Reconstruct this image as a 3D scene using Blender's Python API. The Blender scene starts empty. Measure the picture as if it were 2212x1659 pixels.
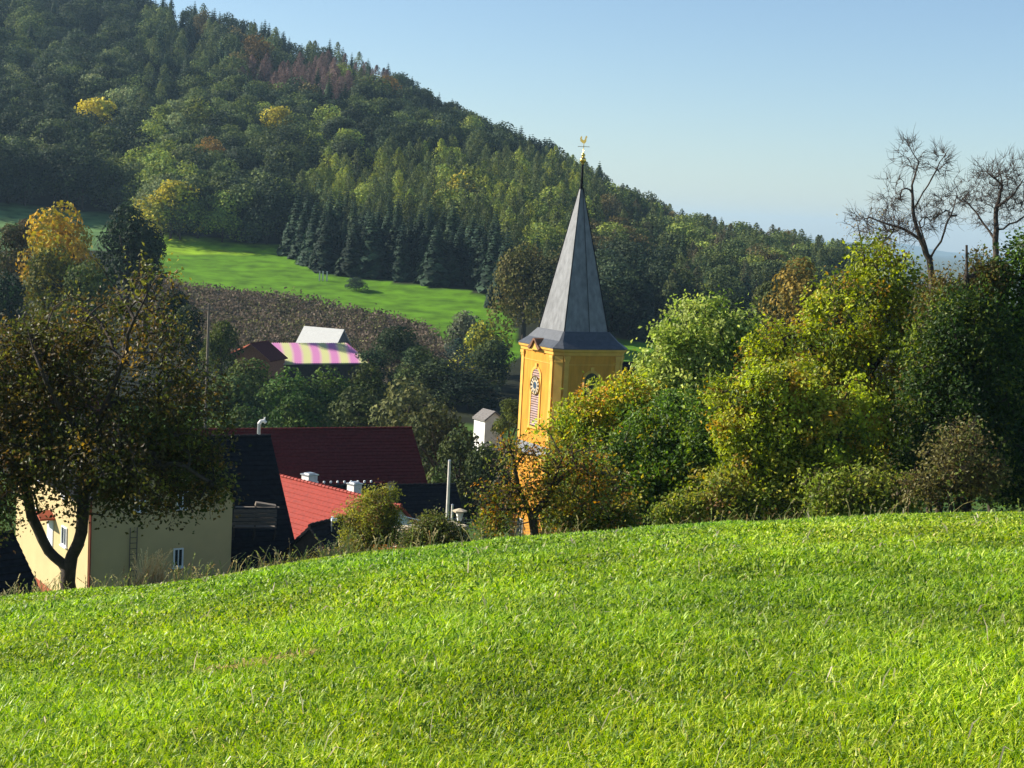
import bpy, math, random
import numpy as np
from mathutils import Vector, Matrix

R = math.radians
S = bpy.context.scene
COL = S.collection
rng = np.random.default_rng(7)

# ---------------------------------------------------------------- camera
PITCH, ROLL, LENS = R(5.98), R(3.0), 54.0
FW = np.array([0, math.cos(PITCH), -math.sin(PITCH)])
U0 = np.array([0, math.sin(PITCH), math.cos(PITCH)])
X0 = np.array([1.0, 0, 0])
RT = math.cos(ROLL) * X0 + math.sin(ROLL) * U0
UP = -math.sin(ROLL) * X0 + math.cos(ROLL) * U0
cam = bpy.data.objects.new('camera', bpy.data.cameras.new('camera'))
COL.objects.link(cam)
m = Matrix.Identity(4)
for i in range(3):
    m[i][0], m[i][1], m[i][2] = RT[i], UP[i], -FW[i]
cam.matrix_world = m
cam.data.lens = LENS
cam.data.sensor_width = 36
cam.data.clip_start = 0.1
cam.data.clip_end = 40000
S.camera = cam

# ---------------------------------------------------------------- sky and sun
SUN_AZ, SUN_EL = R(102), R(28)          # azimuth turned from the camera's back towards the left
sun_dir = Vector((-math.sin(SUN_AZ) * math.cos(SUN_EL), -math.cos(SUN_AZ) * math.cos(SUN_EL), math.sin(SUN_EL)))
wd = bpy.data.worlds.new('World')
S.world = wd
wd.use_nodes = True
nt = wd.node_tree
sky = nt.nodes.new('ShaderNodeTexSky')
sky.sky_type = 'NISHITA'
sky.sun_disc = False
sky.sun_elevation = SUN_EL
sky.sun_rotation = math.atan2(sun_dir.x, sun_dir.y)
sky.altitude = 300
sky.air_density = 1.0
sky.dust_density = 0.5
sky.ozone_density = 3.2
nt.links.new(sky.outputs[0], nt.nodes['Background'].inputs[0])
nt.nodes['Background'].inputs[1].default_value = 0.074
sl = bpy.data.lights.new('sun', 'SUN')
sl.energy = 5.0
sl.angle = R(0.53)
sl.color = (1.0, 0.93, 0.80)
so = bpy.data.objects.new('sun', sl)
COL.objects.link(so)
so.rotation_euler = sun_dir.to_track_quat('Z', 'Y').to_euler()
S.view_settings.view_transform = 'Standard'
S.view_settings.look = 'None'
S.view_settings.gamma = 1
S.view_settings.exposure = 1.04
S.cycles.max_bounces = 6
S.cycles.diffuse_bounces = 3
S.cycles.glossy_bounces = 2
S.cycles.transmission_bounces = 4
S.cycles.transparent_max_bounces = 8
S.cycles.volume_bounces = 0
S.cycles.use_denoising = True

# ---------------------------------------------------------------- measuring: sight lines of the photograph (2212 px wide)
F = LENS / 36 * 2212
def W(vx, vy, Y):
    d = FW + RT * ((vx - 1106) / F) - UP * ((vy - 829.5) / F)
    return d * (Y / d[1])
def proj(P):
    P = np.atleast_2d(P)
    c = P @ FW
    c = np.where(c < 0.01, 0.01, c)
    return 1106 + F * (P @ RT) / c, 829.5 - F * (P @ UP) / c

# ---------------------------------------------------------------- terrain heights
UC = np.array([-1.2, -.45, -.333, -.2, -.1, 0, .1, .2, .333, .45, 1.2])
YR = np.array([0, 60, 130, 200, 250, 300, 350, 400, 500, 600, 750, 900, 1300, 2500, 20000])
ZT = np.array([
    [-32] * 11,
    [-30] * 11,
    [-26, -27, -27.5, -28.5, -28.5, -28.5, -28.5, -28.5, -28, -27, -26],
    [-22, -25, -27, -29, -29, -29, -29, -29, -29, -29, -27],
    [-18, -21, -24, -27, -27, -27, -27, -28, -29, -30, -30],
    [-14, -17, -20, -22, -23, -23, -24, -26, -28, -30, -32],
    [-8, -11, -13, -17, -18, -17, -21, -24, -28, -30, -34],
    [0, -2, -6, -11, -10, -9, -17, -20, -28, -31, -36],
    [24, 18, 14, 11, 14, 9, -9, -12, -24, -33, -38],
    [55, 48, 42, 41, 36, 20, -6, -18, -28, -35, -40],
    [108, 105, 98, 78, 60, 21, -14, -27, -33, -38, -42],
    [112, 110, 104, 74, 50, 12, -20, -30, -36, -40, -45],
    [70, 60, 50, 38, 18, -5, -35, -42, -46, -50, -52],
    [-60] * 11,
    [-62] * 11], float)
def ztab(x, y):
    x = np.asarray(x, float); y = np.asarray(y, float)
    yy = np.maximum(y, 60.0)
    u = np.clip(x / yy, -1.2, 1.2)
    def sm(t): return t
    iu = np.clip(np.searchsorted(UC, u) - 1, 0, len(UC) - 2)
    yc = np.clip(y, 0, 19999)
    iy = np.clip(np.searchsorted(YR, yc) - 1, 0, len(YR) - 2)
    a = (u - UC[iu]) / (UC[iu + 1] - UC[iu])
    b = (yc - YR[iy]) / (YR[iy + 1] - YR[iy])
    return (ZT[iy, iu] * (1 - a) * (1 - b) + ZT[iy, iu + 1] * a * (1 - b)
            + ZT[iy + 1, iu] * (1 - a) * b + ZT[iy + 1, iu + 1] * a * b)
def G(x, y):
    x = np.asarray(x, float); y = np.asarray(y, float)
    xc = np.clip(x, -70, 70); yp = np.clip(y, -40, 400)
    zf = -(1.6 + .119 * yp - .140 * xc + .0013 * yp * np.abs(yp) + .0028 * xc * xc)
    zf = zf - .0056 * np.clip(yp, 0, 60) * np.exp(-((xc / np.maximum(yp, 8) + .215) / .075) ** 2)
    zf = zf + .04 * np.sin(x * .9 + 1.3) * np.sin(y * .7) + .02 * np.sin(x * .31 + .4) * np.cos(y * .23)
    zt = ztab(x, y)
    for s in (8, 16):
        zt = (zt + ztab(x + s, y) + ztab(x - s, y) + ztab(x, y + s) + ztab(x, y - s)) / 5
    k = 2.5
    d = np.clip((zf - zt) / k, -30, 30)
    return zt + k * np.log1p(np.exp(d))
def gz(x, y): return float(G(x, y))
def on_ground(vx, Y):
    p = W(vx, 800, Y)
    # horizontal position where the vertical plane of this column meets the ground
    for _ in range(12):
        z = gz(p[0], Y)
        vx2, vy2 = proj(np.array([p[0], Y, z]))
        p = W(vx, float(vy2[0]), Y)
    return np.array([p[0], Y, gz(p[0], Y)])
def hit(vx, vy):
    d = W(vx, vy, 1.0)
    for Y in np.concatenate([np.arange(4, 60, .25), np.arange(60, 1500, 1.0)]):
        p = d * Y
        if p[2] < gz(p[0], p[1]): return np.array([p[0], p[1], gz(p[0], p[1])])
    return d * 1500

# ---------------------------------------------------------------- mesh helpers
class Geo:
    def __init__(s): s.v = []; s.l = []; s.s = []; s.c = []; s.m = []; s.n = 0; s.mi = 0
    def add(s, v, f, col=None):
        """v: (n,3), f: (k,q) index array"""
        v = np.asarray(v, float).reshape(-1, 3); f = np.asarray(f, int)
        s.v.append(v); s.l.append((f + s.n).ravel()); s.s.append(np.full(len(f), f.shape[1]))
        s.m.append(np.full(len(f), s.mi))
        s.c.append(np.broadcast_to(np.asarray([1, 1, 1] if col is None else col, float), (len(v), 3)))
        s.n += len(v); return s
    def poly(s, pts, col=None): return s.add(pts, [list(range(len(pts)))], col)
    def box(s, c, size, rz=0.0, col=None):
        c = np.asarray(c, float); h = np.asarray(size, float) / 2
        v = np.array([[x, y, z] for z in (-1, 1) for y in (-1, 1) for x in (-1, 1)]) * h
        cs, sn = math.cos(rz), math.sin(rz)
        v = v @ np.array([[cs, sn, 0], [-sn, cs, 0], [0, 0, 1]])
        return s.add(v + c, [[0, 2, 3, 1], [4, 5, 7, 6], [0, 1, 5, 4], [2, 6, 7, 3], [0, 4, 6, 2], [1, 3, 7, 5]], col)
    def tube(s, pts, rad, n=8, cap=True, col=None):
        pts = np.asarray(pts, float); rad = np.broadcast_to(np.asarray(rad, float), (len(pts),))
        rings = []
        for i in range(len(pts)):
            t = pts[min(i + 1, len(pts) - 1)] - pts[max(i - 1, 0)]
            t = t / (np.linalg.norm(t) + 1e-9)
            a = np.cross(t, [0, 0, 1.0]) if abs(t[2]) < .9 else np.cross(t, [1.0, 0, 0])
            a /= np.linalg.norm(a); b = np.cross(t, a)
            th = np.arange(n) * 2 * math.pi / n
            rings.append(pts[i] + rad[i] * (np.cos(th)[:, None] * a + np.sin(th)[:, None] * b))
        v = np.concatenate(rings)
        f = [[i * n + j, i * n + (j + 1) % n, (i + 1) * n + (j + 1) % n, (i + 1) * n + j] for i in range(len(pts) - 1) for j in range(n)]
        s.add(v, f, col)
        if cap:
            s.poly(rings[0][::-1], col); s.poly(rings[-1], col)
        return s
    def lathe(s, prof, n=24, c=(0, 0, 0), col=None):
        th = np.arange(n) * 2 * math.pi / n
        v = np.concatenate([np.stack([r * np.cos(th), r * np.sin(th), np.full(n, z)], 1) for r, z in prof]) + np.asarray(c)
        f = [[i * n + j, i * n + (j + 1) % n, (i + 1) * n + (j + 1) % n, (i + 1) * n + j] for i in range(len(prof) - 1) for j in range(n)]
        return s.add(v, f, col)
    def extrude(s, prof, axis_vec, col=None):
        """closed profile (list of 3D pts) swept by a vector, capped"""
        p = np.asarray(prof, float); q = p + np.asarray(axis_vec, float); n = len(p)
        s.add(np.concatenate([p, q]), [[i, (i + 1) % n, n + (i + 1) % n, n + i] for i in range(n)], col)
        s.poly(p[::-1], col); s.poly(q, col); return s
    def xform(s, fn):
        s.v = [fn(v) for v in s.v]; return s
    def mesh(s, name, mats, smooth=False, colattr=True):
        v = np.concatenate(s.v); l = np.concatenate(s.l).astype(np.int32); z = np.concatenate(s.s)
        me = bpy.data.meshes.new(name)
        me.vertices.add(len(v)); me.vertices.foreach_set('co', v.astype(np.float32).ravel())
        me.loops.add(len(l)); me.loops.foreach_set('vertex_index', l)
        me.polygons.add(len(z))
        me.polygons.foreach_set('loop_start', np.concatenate([[0], np.cumsum(z)[:-1]]).astype(np.int32))
        for mt in (mats if isinstance(mats, (list, tuple)) else [mats]): me.materials.append(mt)
        me.polygons.foreach_set('material_index', np.concatenate(s.m).astype(np.int32))
        me.polygons.foreach_set('use_smooth', np.full(len(z), bool(smooth)))
        me.update(calc_edges=True)
        if colattr:
            a = me.color_attributes.new('col', 'FLOAT_COLOR', 'POINT')
            c = np.concatenate(s.c); c = np.concatenate([c, np.ones((len(c), 1))], 1)
            a.data.foreach_set('color', c.astype(np.float32).ravel())
        return me

def tag(o, label=None, cat=None, group=None, kind=None):
    for k, v in (('label', label), ('category', cat), ('group', group), ('kind', kind)):
        if v: o[k] = v
    return o
def obj(name, geo, mats, parent=None, smooth=False, loc=None):
    me = geo if isinstance(geo, bpy.types.Mesh) else geo.mesh(name, mats, smooth)
    o = bpy.data.objects.new(name, me); COL.objects.link(o)
    if parent: o.parent = parent
    if loc is not None: o.location = [float(c) for c in loc]
    return o
def thing(name, label, cat, loc=(0, 0, 0), rz=0, group=None):
    o = bpy.data.objects.new(name, None); COL.objects.link(o)
    o.location = [float(c) for c in loc]; o.rotation_euler = (0, 0, rz)
    return tag(o, label, cat, group)

# ---------------------------------------------------------------- materials
def mat(name, color, rough=.8, var=.25, scale=3.0, bump=0.0, bscale=20, metal=0.0, attr=False, spec=.3, color2=None, stretch=(1, 1, 1)):
    mt = bpy.data.materials.new(name); mt.use_nodes = True
    n = mt.node_tree.nodes; L = mt.node_tree.links
    b = n['Principled BSDF']
    b.inputs['Roughness'].default_value = rough; b.inputs['Metallic'].default_value = metal
    b.inputs['Specular IOR Level'].default_value = spec
    tc = n.new('ShaderNodeTexCoord'); mp = n.new('ShaderNodeMapping'); mp.inputs['Scale'].default_value = stretch
    L.new(tc.outputs['Object'], mp.inputs[0])
    nz = n.new('ShaderNodeTexNoise'); nz.inputs['Scale'].default_value = scale; nz.inputs['Detail'].default_value = 6
    L.new(mp.outputs[0], nz.inputs['Vector'])
    rp = n.new('ShaderNodeValToRGB')
    c2 = color2 or [c * (1 + var) for c in color]
    rp.color_ramp.elements[0].position = .3; rp.color_ramp.elements[1].position = .7
    rp.color_ramp.elements[0].color = [c * (1 - var) for c in color] + [1] if not color2 else list(color) + [1]
    rp.color_ramp.elements[1].color = list(c2) + [1]
    L.new(nz.outputs[0], rp.inputs[0])
    out = rp.outputs[0]
    if attr:
        at = n.new('ShaderNodeAttribute'); at.attribute_name = 'col'
        mx = n.new('ShaderNodeMix'); mx.data_type = 'RGBA'; mx.blend_type = 'MULTIPLY'; mx.inputs[0].default_value = 1
        L.new(out, mx.inputs[6]); L.new(at.outputs[0], mx.inputs[7]); out = mx.outputs[2]
    L.new(out, b.inputs['Base Color'])
    if bump:
        n2 = n.new('ShaderNodeTexNoise'); n2.inputs['Scale'].default_value = bscale; n2.inputs['Detail'].default_value = 4
        L.new(mp.outputs[0], n2.inputs['Vector'])
        bp = n.new('ShaderNodeBump'); bp.inputs['Strength'].default_value = bump; bp.inputs['Distance'].default_value = .05
        L.new(n2.outputs[0], bp.inputs['Height']); L.new(bp.outputs[0], b.inputs['Normal'])
    return mt

def leaf_mat(name, trans=.35, rough=.5, spec=.25, objvar=.25):
    mt = bpy.data.materials.new(name); mt.use_nodes = True
    n = mt.node_tree.nodes; L = mt.node_tree.links
    b = n['Principled BSDF']; b.inputs['Roughness'].default_value = rough; b.inputs['Specular IOR Level'].default_value = spec
    at = n.new('ShaderNodeAttribute'); at.attribute_name = 'col'
    oi = n.new('ShaderNodeObjectInfo')
    mr = n.new('ShaderNodeMapRange'); mr.inputs[3].default_value = 1 - objvar; mr.inputs[4].default_value = 1 + objvar
    L.new(oi.outputs['Random'], mr.inputs[0])
    hs = n.new('ShaderNodeHueSaturation')
    L.new(mr.outputs[0], hs.inputs['Value']); L.new(at.outputs[0], hs.inputs['Color'])
    tr = n.new('ShaderNodeBsdfTranslucent'); mx = n.new('ShaderNodeMixShader'); mx.inputs[0].default_value = trans
    L.new(hs.outputs[0], b.inputs['Base Color'])
    h2 = n.new('ShaderNodeHueSaturation'); h2.inputs['Saturation'].default_value = 1.1; h2.inputs['Value'].default_value = 1.25
    L.new(hs.outputs[0], h2.inputs['Color']); L.new(h2.outputs[0], tr.inputs[0])
    L.new(b.outputs[0], mx.inputs[1]); L.new(tr.outputs[0], mx.inputs[2])
    L.new(mx.outputs[0], n['Material Output'].inputs[0])
    return mt

M = {}
M['leaf'] = leaf_mat('leaf', .44)
M['far_leaf'] = leaf_mat('far_leaf', .22, .7, .1, .3)
M['blade'] = leaf_mat('grass_blade', .42, .45, .3, 0)
M['bark'] = mat('bark', (.05, .038, .028), .9, .4, 6, .6, 25)
M['pale_bark'] = mat('pale_bark', (.065, .05, .04), .9, .4, 6, .4, 25)
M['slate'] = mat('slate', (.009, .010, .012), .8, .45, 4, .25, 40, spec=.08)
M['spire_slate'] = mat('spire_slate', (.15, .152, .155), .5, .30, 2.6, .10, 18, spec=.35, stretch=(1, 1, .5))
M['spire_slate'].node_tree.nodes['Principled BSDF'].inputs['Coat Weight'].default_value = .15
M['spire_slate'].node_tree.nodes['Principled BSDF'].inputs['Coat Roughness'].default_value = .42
M['lead'] = mat('lead_sheet', (.055, .06, .07), .5, .25, 3, .1, 10, spec=.5)
M['brown_tile'] = mat('brown_tile', (.085, .013, .013), .85, .25, 5, .2, 40, spec=.1)
M['red_tile'] = mat('red_tile', (.27, .026, .012), .7, .22, 5, .2, 40)
M['yellow_wall'] = mat('ochre_render', (.56, .25, .026), .9, .20, 1.1, .15, 30, stretch=(2.5, 2.5, .5))
M['yellow_trim'] = mat('ochre_trim', (.66, .37, .07), .85, .14, 1.2, .1, 30)
M['cream_wall'] = mat('cream_render', (.52, .40, .20), .92, .07, .8, .1, 30)
M['white'] = mat('white_render', (.75, .73, .68), .8, .1, 2, .1, 20)
M['pvc'] = mat('white_plastic', (.75, .77, .8), .4, .03, 2)
M['glass'] = mat('dark_glass', (.02, .025, .03), .08, .2, 2, spec=.8)
M['wood'] = mat('weathered_wood', (.16, .13, .10), .85, .3, 3, .3, 20, stretch=(1, 8, 8))
M['dark_wood'] = mat('dark_wood', (.045, .035, .028), .85, .3, 3, .3, 20)
M['metal'] = mat('grey_metal', (.45, .46, .48), .4, .1, 3, metal=.7)
M['gold'] = mat('gilded_metal', (.95, .62, .16), .22, .08, 3, metal=1)
M['black'] = mat('black_paint', (.012, .012, .014), .5, .2, 3)
M['brick'] = mat('brick_wall', (.32, .13, .07), .9, .3, 6, .3, 20)
M['stone'] = mat('sandstone', (.48, .40, .28), .9, .2, 3, .3, 12)
M['grey_tile'] = mat('grey_tile', (.17, .155, .145), .85, .2, 4, .2, 30)
M['white_sheet'] = mat('pale_sheet_metal', (.50, .50, .47), .55, .06, 3, spec=.4)
M['red_band'] = mat('rust_red_paint', (.30, .07, .03), .8, .2, 3)

# ================================================================ SETTING: ground
def ingon(px, py, poly):
    px = np.asarray(px); py = np.asarray(py); r = np.zeros(px.shape, bool); n = len(poly)
    for i in range(n):
        x1, y1 = poly[i]; x2, y2 = poly[(i + 1) % n]
        c = ((y1 > py) != (y2 > py))
        r ^= c & (px < (x2 - x1) * (py - y1) / ((y2 - y1) if y2 != y1 else 1e-9) + x1)
    return r
MEADOW = [(330, 536), (600, 540), (640, 560), (700, 590), (860, 612), (1060, 636), (1110, 700), (1130, 770), (1090, 790), (960, 752), (900, 705), (640, 650), (400, 625), (340, 600)]
MEADOW_R = [(1330, 735), (1420, 742), (1440, 790), (1330, 800)]
FIELD_L = [(-400, 434), (60, 440), (190, 458), (330, 470), (330, 540), (-400, 540)]
SCRUB = [(330, 600), (400, 625), (640, 650), (900, 705), (960, 752), (1000, 800), (1000, 850), (480, 760), (300, 720)]

xs = np.unique(np.concatenate([np.arange(-60, 60.1, 1.0), np.arange(-300, 300.1, 5.0), np.arange(-900, 900.1, 25.0), np.linspace(-12000, 12000, 41)]))
ys = np.unique(np.concatenate([np.arange(-20, 60.1, 1.0), np.arange(60, 480, 4.0), np.arange(480, 1000, 12.0), np.arange(1000, 2600, 80.0), np.linspace(2600, 15000, 20)]))
XX, YY = np.meshgrid(xs, ys)
ZZ = G(XX, YY)
g = Geo()
V = np.stack([XX, YY, ZZ], -1).reshape(-1, 3)
nx, ny = len(xs), len(ys)
ii, jj = np.meshgrid(np.arange(nx - 1), np.arange(ny - 1))
k0 = (jj * nx + ii).ravel()
quads = np.stack([k0, k0 + 1, k0 + nx + 1, k0 + nx], 1)
vx, vy = proj(V); yv = V[:, 1]
c = np.tile(np.array([.022, .026, .012]), (len(V), 1))            # woodland floor
c[yv < 75] = (.03, .055, .010)
c[(yv >= 75) & (yv < 215)] = (.07, .13, .02)
far = (yv > 215) & (yv < 520)
c[far & ingon(vx, vy, SCRUB)] = (.11, .085, .058)
c[far & (ingon(vx, vy, MEADOW) | ingon(vx, vy, MEADOW_R))] = (.10, .23, .008)
c[far & ingon(vx, vy, FIELD_L)] = (.12, .22, .07)
strip = far & ingon(vx, vy, [(330, 500), (620, 536), (640, 548), (330, 552)])
c[strip] = (.24, .40, .015)
c[yv > 1200] = (.10, .12, .07)
g.add(V, quads, c)
mg = mat('meadow_soil', (.8, .8, .8), .95, .42, .22, .5, 2, attr=True, spec=.1)
tag(obj('ground', g, mg, smooth=True), 'rolling green ground falling into the valley', 'ground', kind='structure')

# far blue hills beyond the plain
g = Geo()
fx = np.linspace(-6000, 7000, 160)
fz = 60 + 45 * np.sin(fx / 900 + 1.0) + 22 * np.sin(fx / 310) + 10 * np.sin(fx / 120)
fz = -62 + np.clip(fz, 10, None) * np.clip((fx + 500) / 2500, .2, 1) * .95
a = np.stack([fx, np.full(160, 9200.), np.full(160, -70.)], 1); b = np.stack([fx, np.full(160, 10100.), fz], 1); d = np.stack([fx, np.full(160, 11500.), np.full(160, -70.)], 1)
g.add(np.concatenate([a, b, d]), [[r * 160 + i, r * 160 + i + 1, (r + 1) * 160 + i + 1, (r + 1) * 160 + i] for r in range(2) for i in range(159)], (.6, .8, .6))
tag(obj('far_hills', g, mat('far_hill_land', (.09, .12, .07), .9, .2, .002, attr=False), smooth=True), 'low distant hills fading blue beyond the plain', 'hills', kind='structure')

# ================================================================ TREE TOOLS
def unit(v): return v / (np.linalg.norm(v, axis=-1, keepdims=True) + 1e-9)
def leaves(geo, C, N, size, cols, rg, aspect=.62):
    """kite-shaped leaves at centres C with normals N"""
    n = len(C); N = unit(N)
    t = unit(np.cross(N, unit(rg.normal(size=(n, 3))))); b = np.cross(N, t)
    s = np.broadcast_to(np.asarray(size, float), (n,))[:, None] * rg.uniform(.7, 1.3, (n, 1)) / 2
    fold = N * s * .25
    v = np.stack([C - t * s, C + b * s * aspect + fold + t * s * .1, C + t * s, C - b * s * aspect + fold + t * s * .1], 1)
    geo.add(v.reshape(-1, 3), np.arange(4 * n).reshape(-1, 4), np.repeat(cols, 4, 0))

def pick(pal, n, rg):
    cs = np.array([p[:3] for p in pal]); w = np.array([p[3] for p in pal], float)
    return cs[rg.choice(len(pal), n, p=w / w.sum())]

def grow(paths, targets, rg, r_base, r_tip=.008, bend=.12, power=.5):
    """a branch skeleton: traced main limbs, then every target joined to the nearest wood. Returns frusta arrays and the joints."""
    P = [np.asarray(paths[0][0], float)]; par = [-1]; main = [True]
    for path in paths:
        path = np.asarray(path, float)
        d = np.linalg.norm(np.array(P) - path[0], axis=1); cur = int(d.argmin())
        for k in range(1, len(path)):
            for f in (.34, .67, 1.0):
                q = path[k - 1] * (1 - f) + path[k] * f
                if f < 1: q = q + rg.normal(size=3) * .02 * np.linalg.norm(path[k] - path[k - 1])
                P.append(q); par.append(cur); main.append(True); cur = len(P) - 1
    A = np.array(P); nm = len(A)
    buf = np.zeros((nm + len(targets) * 3 + 10, 3)); buf[:nm] = A; n = nm
    d0 = np.array([np.linalg.norm(A - t, axis=1).min() for t in targets]) if len(targets) else []
    base = A[0]
    hd = np.zeros(len(buf)); hd[:nm] = [0] * nm
    for j in np.argsort(d0):
        t = targets[j]
        dd = np.linalg.norm(buf[2:n] - t, axis=1) + .12 * np.linalg.norm(buf[2:n] - base, axis=1)
        k = int(dd.argmin()) + 2; q0 = buf[k]; Lg = np.linalg.norm(t - q0)
        off = rg.normal(size=3) * bend * Lg + np.array([0, 0, .10 * Lg])
        cur = k
        for f in (.4, .75, 1.0):
            q = q0 * (1 - f) + t * f + off * math.sin(math.pi * f)
            buf[n] = q; par.append(cur); cur = n; n += 1
    P = buf[:n]; par = np.array(par)
    cnt = np.zeros(n); kids = np.zeros(n)
    for i in range(n - 1, 0, -1):
        if kids[i] == 0: cnt[i] += 1
        kids[par[i]] += 1; cnt[par[i]] += cnt[i]
    rad = np.maximum(r_tip, r_base * (cnt / cnt[0]) ** power)
    return P, par, rad
def frusta(geo, P, par, rad, sides=5):
    i = np.arange(1, len(P)); a = P[par[i]]; b = P[i]
    t = unit(b - a); ref = np.where(np.abs(t[:, 2:3]) < .9, np.array([[0, 0, 1.0]]), np.array([[1.0, 0, 0]]))
    u = unit(np.cross(t, ref)); w = np.cross(t, u)
    th = np.arange(sides) * 2 * math.pi / sides
    ring = np.cos(th)[None, :, None] * u[:, None] + np.sin(th)[None, :, None] * w[:, None]
    ra = np.minimum(rad[par[i]], rad[i] * 1.35)
    va = a[:, None] + ring * ra[:, None, None]; vb = b[:, None] + t[:, None] * rad[i][:, None, None] * .3 + ring * rad[i][:, None, None]
    v = np.concatenate([va, vb], 1).reshape(-1, 3)
    base = (np.arange(len(i)) * 2 * sides)[:, None]
    f = np.concatenate([base + np.array([[k, (k + 1) % sides, sides + (k + 1) % sides, sides + k]]) for k in range(sides)])
    geo.add(v, f)

def lobe_targets(lobes, n, rg, lo=.35, hi=1.0):
    w = np.array([(l[1] * l[2] * l[3]) ** .67 * l[4] for l in lobes]); k = rg.choice(len(lobes), n, p=w / w.sum())
    d = unit(rg.normal(size=(n, 3))); r = rg.uniform(lo ** 2, hi ** 2, n) ** .5
    bump = 1 + .16 * np.sin(d[:, 0] * 5 + k) * np.sin(d[:, 2] * 6 + 1) + .12 * np.sin(d[:, 1] * 7 + d[:, 0] * 4)
    C = np.array([lobes[i][0] for i in k]); Rr = np.array([lobes[i][1:4] for i in k])
    return C + d * (r * bump)[:, None] * Rr, d, k

def view_lobes(specs, Y):
    """(vx, vy, rx, ry, dY) in photograph pixels at distance Y -> world lobes (centre, rx, ry, rz)"""
    out = []
    for sp in specs:
        cx, cy, rx, ry = sp[:4]; dy = sp[4] if len(sp) > 4 else 0
        p = W(cx, cy, Y + dy); k = (Y + dy) / F
        out.append((p, rx * k, min(rx, ry * 1.4) * k * .9, ry * k, sp[5] if len(sp) > 5 else 1.0))
    return out

def tree(name, label, cat, vbase, Y, limbs, lobes, n, per, leaf, pal, seed, trunk_r=.2, sigma=.28, group=None, bark='bark', lo=.3, twigs=0, leafm='leaf', power=.5, sink=.15, r_tip=.008):
    rg = np.random.default_rng(seed)
    base = on_ground(vbase, Y); base[2] -= sink
    root = thing(name, label, cat, base, group=group)
    L = view_lobes(lobes, Y)
    T, D, K = lobe_targets(L, n, rg, lo)
    T[:, 2] = np.maximum(T[:, 2], G(T[:, 0], T[:, 1]) + .12)
    paths = []
    for lm in limbs:
        pts = []
        for q in lm:
            p = W(q[0], q[1], Y + (q[2] if len(q) > 2 else 0)); pts.append(p)
        paths.append(pts)
    paths[0][0] = base.copy()
    P, par, rad = grow(paths, T, rg, trunk_r, r_tip=r_tip, power=power)
    g = Geo(); frusta(g, P - base, par, rad, 6)
    if twigs:
        a = np.repeat(T, twigs, 0); ln = rg.uniform(.25, .8, (len(a), 1)) * sigma * 3
        d = unit(unit(np.repeat(D, twigs, 0)) + rg.normal(size=a.shape) * .7 + np.array([0, 0, .4]))
        mid = a + d * ln * .5 + rg.normal(size=a.shape) * .06 * ln
        PP = np.concatenate([a, mid, mid + unit(d + rg.normal(size=a.shape) * .35) * ln * .5]); m_ = len(a)
        pp = np.concatenate([np.full(m_, 0), np.arange(m_), m_ + np.arange(m_)])
        i0 = np.arange(m_, 3 * m_)
        frusta2(g, PP - base, pp, np.concatenate([np.full(m_, .008), np.full(m_, .006), np.full(m_, .003)]), i0)
    obj('trunk', g, M[bark], root, smooth=True)
    if per:
        a = np.repeat(T, per, 0)
        C = a + rg.normal(size=a.shape) * sigma
        cc = pick(pal, n, rg) * rg.uniform(.75, 1.25, (n, 1))
        cc = np.repeat(cc, per, 0) * rg.uniform(.7, 1.3, (len(a), 1))
        N = unit(np.repeat(D, per, 0)) * .5 + rg.normal(size=a.shape) * .8 + np.array([-.1, 0, .35])
        g = Geo(); leaves(g, C - base, N, leaf, cc, rg)
        obj('crown', g, M[leafm], root)
    return root
def frusta2(geo, P, par, rad, idx):
    a = P[par[idx]]; b = P[idx]; sides = 3
    t = unit(b - a); u = unit(np.cross(t, np.array([[.3, .2, .9]]))); w = np.cross(t, u)
    th = np.arange(sides) * 2 * math.pi / sides
    ring = np.cos(th)[None, :, None] * u[:, None] + np.sin(th)[None, :, None] * w[:, None]
    v = np.concatenate([a[:, None] + ring * rad[par[idx]][:, None, None], b[:, None] + ring * rad[idx][:, None, None]], 1).reshape(-1, 3)
    base = (np.arange(len(idx)) * 2 * sides)[:, None]
    geo.add(v, np.concatenate([base + np.array([[k, (k + 1) % sides, sides + (k + 1) % sides, sides + k]]) for k in range(sides)]))

DG = (.030, .060, .012); MG = (.055, .105, .016); YG = (.15, .20, .022); YE = (.42, .30, .03); OR = (.42, .17, .02); BR = (.13, .07, .025); OL = (.085, .085, .018); PG = (.16, .22, .06); BG = (.035, .065, .04)

# ---- unit trees for the wood (height 1)
def far_broad(seed, nl=13, nf=105, size=.042, wide=.36):
    rg = np.random.default_rng(seed)
    out = []
    d = unit(rg.normal(size=(nl, 3))); d[:, 2] = np.abs(d[:, 2]) * 1.4 - .7
    c = d * np.array([wide * .66, wide * .66, .42]) + np.array([0, 0, .50])
    c = np.concatenate([c, [[0, 0, .6], [0, 0, .8]]]); r = rg.uniform(.13, .22, len(c)); r[-2:] = (.24, .17)
    C = []; N = []; K = []
    for i in range(len(c)):
        n = int(nf * (r[i] / .15) ** 1.5)
        dd = unit(rg.normal(size=(n, 3)) + np.array([0, 0, .15]))
        C.append(c[i] + dd * r[i] * rg.uniform(.75, 1.08, (n, 1)) * np.array([1, 1, .9])); N.append(dd + rg.normal(size=(n, 3)) * .45); K.append(np.full(n, i))
    C = np.concatenate(C); N = np.concatenate(N); K = np.concatenate(K)
    tone = rg.uniform(.65, 1.35, len(c))[K] * rg.uniform(.7, 1.3, len(C))
    g = Geo(); leaves(g, C, N, size, tone[:, None] * np.ones((1, 3)), rg, .8)
    return g
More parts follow.
